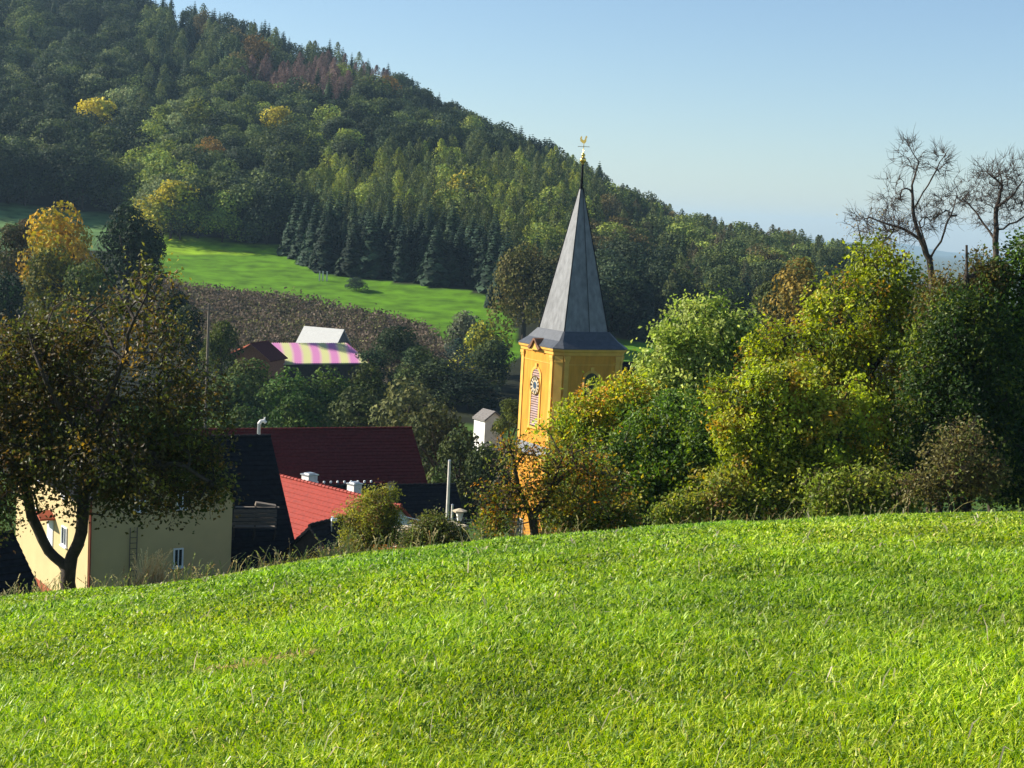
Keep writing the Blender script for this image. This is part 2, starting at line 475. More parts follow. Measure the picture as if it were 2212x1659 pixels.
def far_spruce(seed, tiers=24, spread=.25, droop=.35, dens=1.0, gap=.0):
    rg = np.random.default_rng(seed); V = []; T = []
    for i in range(tiers):
        z = .06 + .93 * (i / (tiers - 1)) ** .95
        rad = spread * (1 - z) ** .8 + .012
        nb = max(4, int((6 + 8 * (1 - z)) * dens)); ph = rg.uniform(0, 6.28)
        for j in range(nb):
            a = ph + j * 6.283 / nb + rg.normal() * .25; rr = rad * rg.uniform(.65, 1.15)
            o = np.array([math.cos(a), math.sin(a), 0]); s = np.array([-o[1], o[0], 0])
            tone = rg.uniform(.65, 1.35)
            p0 = np.array([0, 0, z + rr * .15]); p1 = o * rr + np.array([0, 0, z - rr * droop]); mid = o * rr * .55 + np.array([0, 0, z + .0])
            w = rr * rg.uniform(.28, .42) + .006
            V.append([p0, mid + s * w - np.array([0, 0, w * .5]), p1, mid - s * w - np.array([0, 0, w * .5])]); T.append(tone)
            q = o * rr * .8 + np.array([0, 0, z - rr * .2]); w2 = w * .7
            V.append([q + s * w2, q + s * w2 * .2 + o * w2 * .6 - np.array([0, 0, w2 * 1.1]), q - s * w2, q + np.array([0, 0, w2 * .6])]); T.append(tone * rg.uniform(.8, 1.3))
    V = np.array(V).reshape(-1, 3); g = Geo()
    g.add(V, np.arange(len(V)).reshape(-1, 4), np.repeat(np.array(T), 4)[:, None] * np.ones((1, 3)))
    return g
def far_larch(seed, n=1000, spread=.16, z0=.18, size=.036):
    rg = np.random.default_rng(seed)
    z = z0 + (1 - z0) * rg.uniform(0, 1, n) ** 1.15
    env = spread * np.sin(np.clip((z - z0) / (1 - z0) * .8 + .2, 0, 1) * math.pi) ** .7 + .01
    k = 26; az = rg.uniform(0, 6.28, k); zc = z0 + (1 - z0) * rg.uniform(0, 1, k)
    a = rg.uniform(0, 6.28, n); r = env * rg.uniform(.35, 1.1, n) * (1 + .28 * np.sin(a * 3 + z * 25))
    C = np.stack([r * np.cos(a), r * np.sin(a), z - r * .1], 1)
    N = np.stack([np.cos(a), np.sin(a), np.full(n, .5)], 1) + rg.normal(size=(n, 3)) * .5
    tone = rg.uniform(.7, 1.35, n) * (1 + .2 * np.sin(a * 3 + z * 25))
    g = Geo(); leaves(g, C, N, size, tone[:, None] * np.ones((1, 3)), rg, .55)
    return g

def tinted(g, tint, seed, tint2=None, mix=.3):
    """mesh arrays with palette tint; trunk frustum is added by far_mesh"""
    rg = np.random.default_rng(seed)
    V = np.concatenate(g.v); C = np.concatenate(g.c).copy()
    nq = len(V) // 4
    t = np.tile(np.array(tint), (nq, 1))
    if tint2 is not None:
        ctr = V.reshape(-1, 4, 3).mean(1)
        f = (np.sin(ctr[:, 0] * 14 + seed) * np.sin(ctr[:, 2] * 11 + seed * 2) + rg.normal(size=nq) * .5) > (1 - 2 * mix) * .8
        t[f] = tint2
    return V, C * np.repeat(t, 4, 0)
def far_mesh(name, V, C, H, trunk=.02, z1=.8):
    g = Geo(); g.add(V * H, np.arange(len(V)).reshape(-1, 4), C)
    g.mi = 1
    g.tube([(0, 0, -.08 * H), (0, 0, .3 * H), (0, 0, z1 * H)], [trunk * H, trunk * H * .7, trunk * H * .15], 6, cap=False)
    return g.mesh(name, [M['far_leaf'], M['bark']])

# ================================================================ BUILDINGS
def roof_geo(L, Wd, rise, zr, ov=.3, ovx=.25, course=.34, th=.16, lift=.05, step=True):
    """saddle roof as one solid, ridge along X at height zr, with stepped tile courses"""
    g = Geo(); hw = Wd / 2 + ov; drop = rise * hw / (Wd / 2)
    SL = math.hypot(hw, drop); n = max(2, int(SL / course)) if step else 1
    def side(sg):
        pts = []
        for i in range(n):
            a = i / n; b = (i + 1) / n
            pts.append((sg * hw * a, zr - drop * a)); pts.append((sg * hw * b, zr - drop * b + (lift if step else 0)))
        return pts
    f = side(-1); bk = side(1)
    prof = [(y, z) for y, z in reversed(f)] + bk[1:] + [(hw, zr - drop - th), (0, zr - th), (-hw, zr - drop - th)]
    p3 = [(-L / 2 - ovx, y, z) for y, z in prof]
    return g.extrude(p3, (L + 2 * ovx, 0, 0)), hw, drop

def house(name, label, cat, end, anchor, beta, L, Wd, rise, wallm, roofm, ov=.3, ovx=.25, step=True, course=.34, wall_gap=0.0, group=None, ridge=True, vergem=None):
    vx_, vy_, Y_ = anchor
    P = W(vx_, vy_, Y_); b = R(beta); e = np.array([math.cos(b), math.sin(b), 0])
    C = P + e * (L / 2 + ovx) * (1 if end == 'left' else -1)
    nrm = np.array([math.sin(b), -math.cos(b), 0])
    zs = [gz(*(C + e * i * L / 2 + nrm * j * Wd / 2)[:2]) for i in (-1, 1) for j in (-1, 1)]
    z0 = min(zs) - .4; zr = P[2] - z0; wh = zr - rise - .12
    root = thing(name, label, cat, (C[0], C[1], z0), b, group)
    g = Geo(); x, y = L / 2, Wd / 2
    prof = [(-x, -y, 0), (-x, y, 0), (-x, y, wh), (-x, 0, wh + rise - .06), (-x, -y, wh)]
    g.extrude(prof, (2 * x, 0, 0)); obj('wall', g, M[wallm], root)
    g, hw, drop = roof_geo(L, Wd, rise, zr, ov, ovx, course, step=step)
    rf = obj('roof', g, M[roofm], root)
    if ridge:
        g = Geo(); k = int((L + 2 * ovx) / .38)
        for i in range(k):
            x0 = -L / 2 - ovx + i * (L + 2 * ovx) / k
            g.tube([(x0, 0, zr + .02), (x0 + .36, 0, zr + .045)], [.10, .125], 8)
        obj('ridge_tiles', g, M[roofm], rf)
    if vergem:
        g = Geo()
        for sx in (-1, 1):
            for sy in (-1, 1):
                xx = sx * (L / 2 + ovx + .02)
                g.extrude([(xx - .02, 0, zr + .02), (xx - .02, sy * hw, zr - drop + .02), (xx - .02, sy * hw, zr - drop - .2), (xx - .02, 0, zr - .2)], (.04, 0, 0))
        obj('verge_board', g, M[vergem], rf)
    return root, dict(L=L, W=Wd, wh=wh, zr=zr, z0=z0, C=C, b=b, hw=hw)

class Face:
    """a wall face: s to the right seen from outside, t up, d outwards"""
    def __init__(s, o, right, nrm): s.o = np.array(o, float); s.r = np.array(right, float); s.n = np.array(nrm, float)
    def __call__(s, a, t, d): return s.o + s.r * a + s.n * d + np.array([0, 0, t])
    def slab(s, g, a0, a1, t0, t1, d0, d1):
        return g.extrude([s(a0, t0, d0), s(a1, t0, d0), s(a1, t1, d0), s(a0, t1, d0)], s.n * (d1 - d0))
    def prism(s, g, pts, d0, d1):
        return g.extrude([s(a, t, d0) for a, t in pts], s.n * (d1 - d0))
    def ring(s, g, outer, inner, d0, d1):
        n = len(outer)
        for i in range(n - 1):
            q = [outer[i], outer[i + 1], inner[i + 1], inner[i]]
            s.prism(g, q, d0, d1)
        return g
def arch(a, hw, t0, t1, n=12):
    """outline from the lower left over the round head to the lower right"""
    tc = t1 - hw
    return [(a - hw, t0)] + [(a - hw * math.cos(math.pi * i / n), tc + hw * math.sin(math.pi * i / n)) for i in range(n + 1)] + [(a + hw, t0)]

def window(root, f, a, t, w, h, fm='pvc', mull=1, sill=True, d=.0):
    g = Geo(); q = .07
    f.slab(g, a - w / 2, a - w / 2 + q, t, t + h, d, d + .07); f.slab(g, a + w / 2 - q, a + w / 2, t, t + h, d, d + .07)
    f.slab(g, a - w / 2 + q, a + w / 2 - q, t, t + q, d, d + .067); f.slab(g, a - w / 2 + q, a + w / 2 - q, t + h - q, t + h, d, d + .067)
    if mull: f.slab(g, a - .025, a + .025, t + q, t + h - q, d, d + .055)
    fr = obj('window', g, M[fm], root)
    g = Geo(); f.slab(g, a - w / 2 + q, a + w / 2 - q, t + q, t + h - q, d, d + .02); obj('pane', g, M['glass'], fr)
    if sill:
        g = Geo(); f.slab(g, a - w / 2 - .06, a + w / 2 + .06, t - .06, t - .003, d, d + .14); obj('sill', g, M[fm], fr)
    return fr

# ---------------------------------------------------------------- church tower
YT = 129.0
pt = W(1237, 742, YT); bz = gz(pt[0], YT) - .5
TH = R(28.6)
tower = thing('church_tower', 'slender ochre yellow church tower with a pointed slate spire and gilded weathervane', 'church tower', (pt[0], YT, bz), TH)
def hh(vx_, vy_, Y_=YT): return W(vx_, vy_, Y_)[2] - bz
A, I = 3.32, .66
def octa(a, i, z): return np.array([(-a, -(a - i), z), (-(a - i), -a, z), (a - i, -a, z), (a, -(a - i), z), (a, a - i, z), (a - i, a, z), (-(a - i), a, z), (-a, a - i, z)])
def stack(g, levels):
    rings = [octa(a, i, z) for a, i, z in levels]
    v = np.concatenate(rings); f = [[k * 8 + j, k * 8 + (j + 1) % 8, (k + 1) * 8 + (j + 1) % 8, (k + 1) * 8 + j] for k in range(len(levels) - 1) for j in range(8)]
    g.add(v, f); g.poly(rings[0][::-1]); g.poly(rings[-1]); return g
z_eave = hh(1205, 752, 125.6); z_str = hh(1140, 962, 126.5); z_str2 = hh(1140, 985, 126.3)
obj('wall', stack(Geo(), [(A + .22, I, 0), (A + .22, I, z_str2 - .05)]), M['yellow_wall'], tower)
obj('upper_wall', stack(Geo(), [(A, I, z_str2 - .04), (A, I, z_eave - .38)]), M['yellow_wall'], tower)
obj('cornice', stack(Geo(), [(A + .02, I, z_eave - .55), (A + .10, I, z_eave - .50), (A + .12, I, z_eave - .30), (A + .24, I, z_eave - .18), (A + .27, I, z_eave - .02)]), M['yellow_trim'], tower)
obj('slate_ledge', stack(Geo(), [(A + .32, I, z_str2), (A + .34, I, z_str2 + .10), (A + .01, I, z_str + .05)]), M['lead'], tower)
obj('lower_cornice', stack(Geo(), [(A + .24, I, z_str2 - .42), (A + .34, I, z_str2 - .2), (A + .34, I, z_str2 - .06)]), M['yellow_trim'], tower)
# roof skirt and spire, in slate courses
z_sk = z_eave + 1.35; z_tip = hh(1255, 405, YT)
hs = 2.12
g = Geo(); stack(g, [(A + .29, I, z_eave), (A + .29, I, z_eave + .07), (A - .46, I * .35, z_eave + .60), (hs + .12, .10, z_sk)])
obj('roof', g, M['lead'], tower)
g = Geo(); nC = 44; prev = None
for k in range(nC):
    f0, f1 = k / nC, (k + 1) / nC
    a0 = hs * (1 - f0) + .10 * f0; a1 = hs * (1 - f1) + .10 * f1
    zz0 = z_sk - .12 + (z_tip - z_sk + .12) * f0; zz1 = z_sk - .12 + (z_tip - z_sk + .12) * f1
    a0 += .006
    v = [(-a0, -a0, zz0), (a0, -a0, zz0), (a0, a0, zz0), (-a0, a0, zz0), (-a1, -a1, zz1 + .01), (a1, -a1, zz1 + .01), (a1, a1, zz1 + .01), (-a1, a1, zz1 + .01)]
    g.add(v, [[0, 1, 5, 4], [1, 2, 6, 5], [2, 3, 7, 6], [3, 0, 4, 7], [3, 2, 1, 0]])
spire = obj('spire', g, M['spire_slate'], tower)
g = Geo()
for sx, sy in ((-1, -1), (1, -1), (1, 1), (-1, 1)):
    g.tube([(sx * (hs + .02), sy * (hs + .02), z_sk - .1), (sx * .11, sy * .11, z_tip)], [.05, .03], 6)
obj('hip_flashing', g, M['slate'], spire)
g = Geo(); g.tube([(.3, -hs - .06, z_sk - .2), (.05, -.16, z_tip)], .018, 5); obj('lightning_rod', g, M['slate'], spire)
z_ball = hh(1259, 346)
g = Geo(); g.lathe([(.001, z_tip - .5), (.15, z_tip - .5), (.13, z_tip + .1), (.10, z_tip + .8), (.09, z_ball - .35), (.05, z_ball - .3)], 12)
fin = obj('finial', g, M['slate'], tower, True)
g = Geo(); r = .27
g.lathe([(.001, z_ball - r - .12), (.10, z_ball - r - .08), (.13, z_ball - r)] + [(r * math.cos(t), z_ball + r * math.sin(t)) for t in np.linspace(-1.1, 1.1, 12)] + [(.10, z_ball + r), (.17, z_ball + r + .10), (.17, z_ball + r + .2), (.08, z_ball + r + .3), (.03, z_ball + r + .4), (.028, hh(1262, 312)), (.001, hh(1262, 312))], 20)
obj('ball', g, M['gold'], fin, True)
zv = hh(1262, 311); vr = []
# gilded rooster-like vane cut from sheet: tail, body, head
out = [(-.62, .35), (-.70, .75), (-.50, 1.05), (-.36, .98), (-.40, .70), (-.22, .52), (.02, .50), (.16, .70), (.20, .95), (.30, 1.10), (.44, 1.06), (.56, .92), (.44, .86), (.40, .62), (.38, .34), (.20, .12), (.04, .04), (.04, -.12), (-.04, -.12), (-.04, .04), (-.30, .14)]
g = Geo(); g.extrude([(x * .5, -.02, zv + z * .62) for x, z in out], (0, .045, 0))
g.tube([(-.5, 0, zv - .22), (.5, 0, zv - .22)], .025, 6); g.tube([(0, 0, zv - .5), (0, 0, zv + .1)], .025, 6)
ca, sa = math.cos(-.75), math.sin(-.75)
g.xform(lambda v: v @ np.array([[ca, sa, 0], [-sa, ca, 0], [0, 0, 1]]))
obj('weathervane', g, M['gold'], fin)
# faces
FL = Face((-A, 0, 0), (0, -1, 0), (-1, 0, 0)); FR = Face((0, -A, 0), (1, 0, 0), (0, -1, 0)); FB = Face((0, A, 0), (-1, 0, 0), (0, 1, 0)); FQ = Face((A, 0, 0), (0, 1, 0), (1, 0, 0))
q = A - I
z_lo = z_str + .25; z_hi = z_eave - .56
for f in (FL, FR, FB, FQ):
    for sg in (-1, 1):
        g = Geo(); a0, a1 = sorted((sg * (q - .02), sg * (q - .42)))
        f.slab(g, a0, a1, z_lo, z_hi - .45, -.02, .07); f.slab(g, a0 - .04, a1 + .04, z_hi - .45, z_hi - .25, -.02, .12); f.slab(g, a0 - .08, a1 + .08, z_hi - .248, z_hi, -.02, .16)
        obj('pilaster', g, M['yellow_trim'], tower)
    g = Geo(); f.slab(g, -(q - .46), q - .46, z_hi - .75, z_hi - .69, -.02, .04); obj('string_course', g, M['yellow_trim'], tower)
s2 = math.sqrt(.5)
for ox, oy in ((-1, -1), (1, -1), (1, 1), (-1, 1)):
    f = Face((ox * (A - I / 2), oy * (A - I / 2), 0), (-oy * s2 * 1.0, ox * s2 * 1.0, 0), (ox * s2, oy * s2, 0))
    g = Geo(); f.slab(g, -.34, .34, z_lo, z_hi - .55, -.02, .06); f.slab(g, -.38, .38, z_hi - .55, z_hi - .40, -.02, .12); f.slab(g, -.36, .36, z_hi - .398, z_hi - .02, -.02, .09)
    obj('corner_pilaster', g, M['yellow_trim'], tower)
def arched(f, zb, zt, hw, louv):
    g = Geo(); n = 14
    f.ring(g, arch(0, hw + .24, zb, zt + .24, n), arch(0, hw, zb, zt, n), -.02, .07)
    f.slab(g, -.16, .16, zt + .03, zt + .48, -.02, .13)
    f.slab(g, -hw - .3, hw + .3, zb - .16, zb - .003, -.02, .14)
    fr = obj('window', g, M['yellow_trim'], tower)
    g = Geo(); f.prism(g, arch(0, hw - .005, zb, zt - .005, n), -.02, .012); obj('pane', g, M['glass'], fr)
    if louv:
        g = Geo(); z = zb + .1
        while z < zt - .15:
            w = hw if z < zt - hw else math.sqrt(max(0, hw * hw - (z - zt + hw) ** 2))
            if w > .1: g.extrude([f(-w + .02, z, .013), f(-w + .02, z + .165, .013), f(-w + .02, z + .03, .06)], f.r * (2 * w - .04))
            z += .20
        obj('louvre', g, LOUV, fr)
    else:
        g = Geo(); f.slab(g, -.04, .04, zb, zt - .02, .012, .04)
        z = zb + .35
        while z < zt - .3: f.slab(g, -hw + .02, hw - .02, z, z + .03, .012, .032); z += .5
        obj('glazing_bar', g, M['dark_wood'], fr)
    return fr
LOUV = mat('faded_louvre', (.30, .17, .10), .8, .2, 2.5, color2=(.36, .27, .28))
zb_, zt_ = hh(1150, 926, 126), hh(1158, 800, 126)
arched(FL, zb_, zt_, .66, True); arched(FB, zb_, zt_, .66, True); arched(FR, zb_, zt_, .66, False); arched(FQ, zb_, zt_, .66, False)
for f in (FL,):
    zc = hh(1155, 836, 126)
    circ = lambda r_, n=32: [(r_ * math.cos(2 * math.pi * i / n), zc + r_ * math.sin(2 * math.pi * i / n)) for i in range(n)]
    g = Geo(); f.prism(g, circ(.78), .05, .12); ck = obj('clock', g, M['stone'], tower)
    g = Geo(); o_ = circ(.80); i_ = circ(.73); f.ring(g, o_ + o_[:1], i_ + i_[:1], .10, .15); obj('clock_rim', g, M['gold'], ck)
    g = Geo(); f.prism(g, circ(.30, 20), .12, .128); obj('dial_centre', g, mat('dial_blue', (.03, .07, .13), .5, .1, 2), ck)
    for k in range(12):
        th = k * math.pi / 6; dx, dz = math.sin(th), math.cos(th); px_, pz_ = dz, -dx
        w = .055 if k % 3 else .085; pts = [(dx * r_ + px_ * w * s_, zc + dz * r_ + pz_ * w * s_) for r_, s_ in ((.44, -1), (.70, -1), (.70, 1), (.44, 1))]
        g = Geo(); f.prism(g, pts, .12, .131); obj('numeral', g, M['black'], ck)
    for th, ln, w in ((2.6, .62, .03), (-.9, .42, .045)):
        dx, dz = math.sin(th), math.cos(th); px_, pz_ = dz, -dx
        g = Geo(); f.prism(g, [(dx * r_ + px_ * w * s_, zc + dz * r_ + pz_ * w * s_) for r_, s_ in ((-.12, -1), (ln, -.4), (ln, .4), (-.12, 1))], .14, .15); obj('hand', g, M['gold'], ck)
# little curved gable over the clock face
for f in (FL, FB):
    g = Geo(); pr = [(-1.0, z_eave - .20), (-.55, z_eave + .10), (-.18, z_eave + .52), (0, z_eave + .60), (.18, z_eave + .52), (.55, z_eave + .10), (1.0, z_eave - .20)]
    pi_ = [(a * .78, t - .16) for a, t in pr]
    f.prism(g, pi_, -.9, .30); gb = obj('clock_gable', g, M['yellow_trim'], tower)
    g = Geo(); f.ring(g, [(a * 1.05, t + .03) for a, t in pr], pi_, -1.0, .46); obj('gable_roof', g, mat('copper_brown', (.16, .075, .04), .7, .3, 4), gb)
# lower stage: pilasters and a barred window near the ground
FL2 = Face((-A - .22, 0, 0), (0, -1, 0), (-1, 0, 0)); q2 = A + .22 - I
for sg in (-1, 1):
    g = Geo(); a0, a1 = sorted((sg * (q2 - .02), sg * (q2 - .5))); FL2.slab(g, a0, a1, .3, z_str2 - .5, -.02, .08); obj('pilaster', g, M['yellow_trim'], tower)
zw = hh(1105, 1160, 126)
window(tower, FL2, -1.0, zw - .9, .95, 2.1, 'white', 1)
FR2 = Face((0, -A - .22, 0), (1, 0, 0), (0, -1, 0))
window(tower, FR2, 0, zw + 2, .9, 1.9, 'white', 1)

# nave behind the tower
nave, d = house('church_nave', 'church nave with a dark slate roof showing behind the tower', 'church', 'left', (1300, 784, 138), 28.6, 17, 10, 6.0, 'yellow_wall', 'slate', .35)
f = Face((0, -d['W'] / 2, 0), (1, 0, 0), (0, -1, 0))
for k in range(4):
    g = Geo(); f.ring(g, arch(-6 + 4 * k, .85, 2.5, 6.6), arch(-6 + 4 * k, .65, 2.5, 6.4), -.02, .08); wn = obj('window', g, M['yellow_trim'], nave)
    g = Geo(); f.prism(g, arch(-6 + 4 * k, .645, 2.5, 6.39), -.02, .01); obj('pane', g, M['glass'], wn)

# ---------------------------------------------------------------- cream house by the big fruit tree
YH = 74.0
pc = W(190, 1180, YH); bh = R(33)
gx, gy = pc[0], pc[1]
e1 = np.array([math.cos(bh), math.sin(bh)]); n1 = np.array([-math.sin(bh), math.cos(bh)])   # along the gable wall; along the sunlit wall (away)
pr_ = W(497, 1180, YH)
Wg = 0
for _ in range(30):
    Wg += .25
    tp = np.array([gx, gy]) + e1 * Wg
    if proj(np.array([tp[0], tp[1], pc[2]]))[0][0] > 496: break
Ls = 13.0
Cc = np.array([gx, gy]) + e1 * Wg / 2 + n1 * Ls / 2
z0 = min(gz(Cc[0] + a, Cc[1] + b) for a in (-6, 6) for b in (-6, 6)) - .3
ztop = W(497, 1092, YH)[2]; wh = ztop - z0; rise = 2.6
ch = thing('cream_house', 'cream rendered house with one sunlit wall behind the big brown fruit tree', 'house', (Cc[0], Cc[1], z0), bh)
g = Geo(); x, y = Wg / 2, Ls / 2
g.extrude([(-x, -y, 0), (-x, -y, wh), (0, -y, wh + rise - .08), (x, -y, wh), (x, -y, 0)], (0, 2 * y, 0)); obj('wall', g, M['cream_wall'], ch)
g, hw, drop = roof_geo(Ls, Wg, rise, wh + rise, .3, .25)
g.xform(lambda v: np.stack([v[:, 1] * -1, v[:, 0], v[:, 2]], 1)); obj('roof', g, M['slate'], ch)
fg = Face((0, -y, 0), (1, 0, 0), (0, -1, 0)); fs = Face((-x, 0, 0), (0, -1, 0), (-1, 0, 0))
aw = (380 - 190) / (497 - 190) * Wg - Wg / 2
zz = W(380, 1230, YH + 2)[2] - z0
window(ch, fg, aw, zz, .52, .98, 'pvc', 1)
window(ch, fg, aw + .15, zz + 3.0, .6, .95, 'pvc', 1); window(ch, fg, -1.2, zz + 3.0, .6, .95, 'pvc', 1)
g = Geo(); fg.slab(g, -x - .02, x + .02, .0, zz - .5, 0, .03); obj('plinth', g, M['cream_wall'], ch)
ap = (283 - 190) / (497 - 190) * Wg - Wg / 2
g = Geo()
for da in (-.18, .18): fg.slab(g, ap + da - .02, ap + da + .02, zz - 1.5, zz + 2.2, .04, .07)
for k in range(13): fg.slab(g, ap - .16, ap + .16, zz - 1.4 + k * .28, zz - 1.37 + k * .28, .045, .065)
tr = obj('wall_trellis', g, M['wood'], ch)
g = Geo(); g.tube([fg(-x + .08, 0, .1), fg(-x + .08, wh - .1, .1)], .05, 8); obj('downpipe', g, M['red_band'], ch)
zs_ = W(100, 1225, YH - 2)[2] - z0
g = Geo(); fs.slab(g, -.6, 1.0, zs_ + .9, zs_ + 1.0, 0, .8); fs.prism(g, [(-.6, zs_ + 1.003), (1.0, zs_ + 1.003), (.2, zs_ + 1.3)], 0, .78); obj('door_canopy', g, M['red_band'], ch)
g = Geo(); fs.slab(g, -.3, .7, zs_ - 1.3, zs_ + .8, 0, .05); dr = obj('door', g, M['pvc'], ch)
g = Geo(); fs.slab(g, -.2, -.14, zs_ - .4, zs_ - .25, .05, .09); obj('handle', g, M['metal'], dr)
window(ch, fs, 2.7, zs_ - .1, .9, 1.0, 'pvc', 1); window(ch, fs, -2.6, zs_ - .1, .9, 1.0, 'pvc', 1); window(ch, fs, 2.4, zs_ + 2.4, .8, 1.0, 'pvc', 1); window(ch, fs, -2.2, zs_ + 2.4, .8, 1.0, 'pvc', 1)
g = Geo(); fs.slab(g, -y + .01, y - .01, 0, zs_ - 2.9, 0, .035); obj('plinth', g, M['red_band'], ch)

# ---------------------------------------------------------------- village roofs
dk, d = house('slate_house', 'steep nearly black slate roofed building beside the cream house', 'house', 'right', (585, 943, 91), 27, 11, 12.6, 6.6, 'dark_wood', 'slate', .4)
hb, d = house('brown_roof_house', 'long house with a dark reddish brown tiled roof', 'house', 'right', (890, 925, 126), 25, 20.5, 12, 5.8, 'cream_wall', 'brown_tile', .4)
hr, dr_ = house('red_roof_house', 'small house with a bright red tiled roof in full sun', 'house', 'left', (600, 1027, 106), -44, 12.5, 9.4, 4.1, 'white', 'red_tile', .4, course=.36)
hs_, ds_ = house('low_slate_house', 'low house with a dark slate roof behind the round yellow bush', 'house', 'right', (985, 1047, 114), 22, 10.5, 9.0, 4.3, 'dark_wood', 'slate', .35)
h2, d2 = house('brown_roof_annexe', 'short brown tiled roof with pale ridge tiles beside the low slate roof', 'house', 'right', (826, 1045, 114.5), 22, 5.2, 8.7, 4.2, 'cream_wall', 'brown_tile', .3)
g = Geo()
for k in range(9): g.lathe([(.001, 0), (.09, 0), (.09, .16), (.05, .2), (.001, .2)], 8, (-2.2 + k * .52, 0, d2['zr'] + .08))
obj('pale_ridge_tile', g, M['white'], h2)
ln, d3 = house('lean_shed', 'small dark shed roof poking up beside the steep black roof', 'shed', 'left', (668, 1137, 79), 62, 4.0, 3.4, 1.6, 'dark_wood', 'slate', .2)
nr, d4 = house('near_barn', 'dark barn roof cut off at the left edge below the fruit tree', 'barn', 'right', (30, 1152, 60), 42, 9, 9.5, 3.4, 'dark_wood', 'slate', .3)
# wooden balcony on the dark house
p = W(549, 1135, 83.5); bl = thing('wooden_balcony', 'weathered wooden balcony in front of the steep black roof', 'balcony', p, R(14))
w = 2.35
g = Geo(); g.box((0, 0, 0), (w, 1.1, .08)); obj('deck', g, M['wood'], bl)
g = Geo()
for k in range(4): g.box((0, -.52, .2 + k * .235), (w, .03, .19))
obj('railing', g, M['wood'], bl)
for sx in (-1, 0, 1):
    g = Geo(); g.box((sx * (w / 2 - .05), -.47, .3), (.09, .07, 1.7)); g.tube([(sx * (w / 2 - .05), -.4, -.1), (sx * (w / 2 - .05), .5, -.9)], .05, 6); obj('post', g, M['dark_wood'], bl)
g = Geo(); g.box((.1, -.40, 1.10), (w * 1.02, .26, .045)); g.extrude([(.0, -.3, 1.13), (.05, -.3, 1.33), (1.15, -.3, 1.16), (1.15, -.3, 1.13)], (0, .5, 0)); obj('handrail', g, M['wood'], bl)

def chimney(parent, name, label, vx_, vy_top, vy_bot, Y_, w, m_='white', cap=True):
    a = W(vx_, vy_top, Y_); b = W(vx_, vy_bot, Y_); h = a[2] - b[2]
    inv = np.array(Matrix.Rotation(-parent.rotation_euler.z, 3, 'Z') @ (Vector((b[0], b[1], b[2])) - parent.location))
    g = Geo(); g.box((0, 0, h / 2 - .5), (w, w, h + 1), 0)
    g.xform(lambda v: v + inv); c_ = obj(name, g, M[m_], parent)
    g = Geo(); g.box(inv + np.array([0, 0, h + .04]), (w * 1.18, w * 1.18, .08)); g.box(inv + np.array([0, 0, h + .12]), (w * .7, w * .7, .08)); obj('chimney_cap', g, M['metal'], c_)
    if label: c_['label'] = label
chimney(hr, 'chimney', None, 668, 1026, 1048, 105, .78)
chimney(hr, 'chimney', None, 765, 1046, 1070, 101, .70)
# steel flue on the brown roof, with a bent cowl
p = W(559, 942, 114); q_ = Matrix.Rotation(-hb.rotation_euler.z, 3, 'Z') @ (Vector(p) - hb.location); q_ = np.array(q_)
g = Geo(); g.tube([q_ + np.array([0, 0, -1.5]), q_ + np.array([0, 0, .95])], .14, 12); fl = obj('flue', g, M['metal'], hb)
g = Geo(); g.tube([q_ + np.array(v) for v in ((-.02, 0, .9), (.12, 0, 1.12), (.32, 0, 1.15), (.50, 0, 1.02))], [.15, .14, .14, .13], 10); g.tube([q_ + np.array([.38, 0, 1.1]), q_ + np.array([.42, 0, 1.42])], [.05, .07], 8); obj('cowl', g, M['white'], fl)
# satellite dish on the annexe
p = W(846, 1049, 96); p = W(842, 1052, 96)
dish = thing('satellite_dish', 'grey satellite dish standing behind the red roof ridge', 'satellite dish', W(843, 1062, 104))
# (dish bowl and mast)
g = Geo(); g.tube([(0, 0, -.8), (0, 0, .3)], .03, 6); obj('mast', g, M['metal'], dish)
g = Geo(); g.lathe([(.001, 0), (.12, .01), (.24, .04), (.33, .09)], 20); g.xform(lambda v: np.stack([v[:, 0] * .8, -v[:, 2], v[:, 1] + .42], 1)); obj('bowl', g, M['metal'], dish, True)

# mast with a ball lamp in front of the red roof
p0 = W(715, 1168, 80); pm = thing('mast_lamp', 'thin grey mast with a small white camera in front of the red roof', 'mast', (p0[0], p0[1], gz(p0[0], 80)))
hm = W(717, 1120, 80)[2] - gz(p0[0], 80)
g = Geo(); g.tube([(0, 0, 0), (0, 0, hm)], .035, 8); g.tube([(0, 0, hm - 1.1), (.5, .1, hm - .85)], .02, 6); obj('pole', g, M['metal'], pm)
g = Geo(); g.box((.12, -.05, hm - .05), (.30, .14, .14), .5); g.box((.02, 0, hm + .03), (.12, .12, .12)); obj('lamp_head', g, M['pvc'], pm)

# garden posts, lamp, wall, railing
def post_at(name, label, vx_, vtop, vbot, Y_, r, m_, n=8, lean=0):
    b = W(vx_, vbot, Y_); z_ = gz(b[0], Y_); h = W(vx_, vtop, Y_)[2] - z_
    t = thing(name, label, 'pole', (b[0], Y_, z_))
    g = Geo(); g.tube([(0, 0, -.3), (lean * h * .5 + .02, 0, h * .5), (lean * h, 0, h)], [r * 1.1, r, r * .8], n)
    obj('shaft', g, M[m_], t, True); return t, h
white_pole = mat('peeled_pole', (.62, .58, .50), .7, .15, 4, .2, 10); M['peeled'] = white_pole
t, h = post_at('wooden_pole', 'tall pale peeled wooden pole standing in the garden below the brown roof', 964, 995, 1145, 76, .085, 'peeled')
g = Geo(); g.tube([(-.09, 0, h * .8), (.09, 0, h * .8)], .03, 6); g.lathe([(.001, h - .02), (.08, h - .02), (.06, h + .05), (.001, h + .06)], 8); obj('pole_cap', g, M['metal'], t)
t, h = post_at('short_post', 'short pale post just beside the tall peeled pole', 975, 1090, 1140, 78, .065, 'peeled')
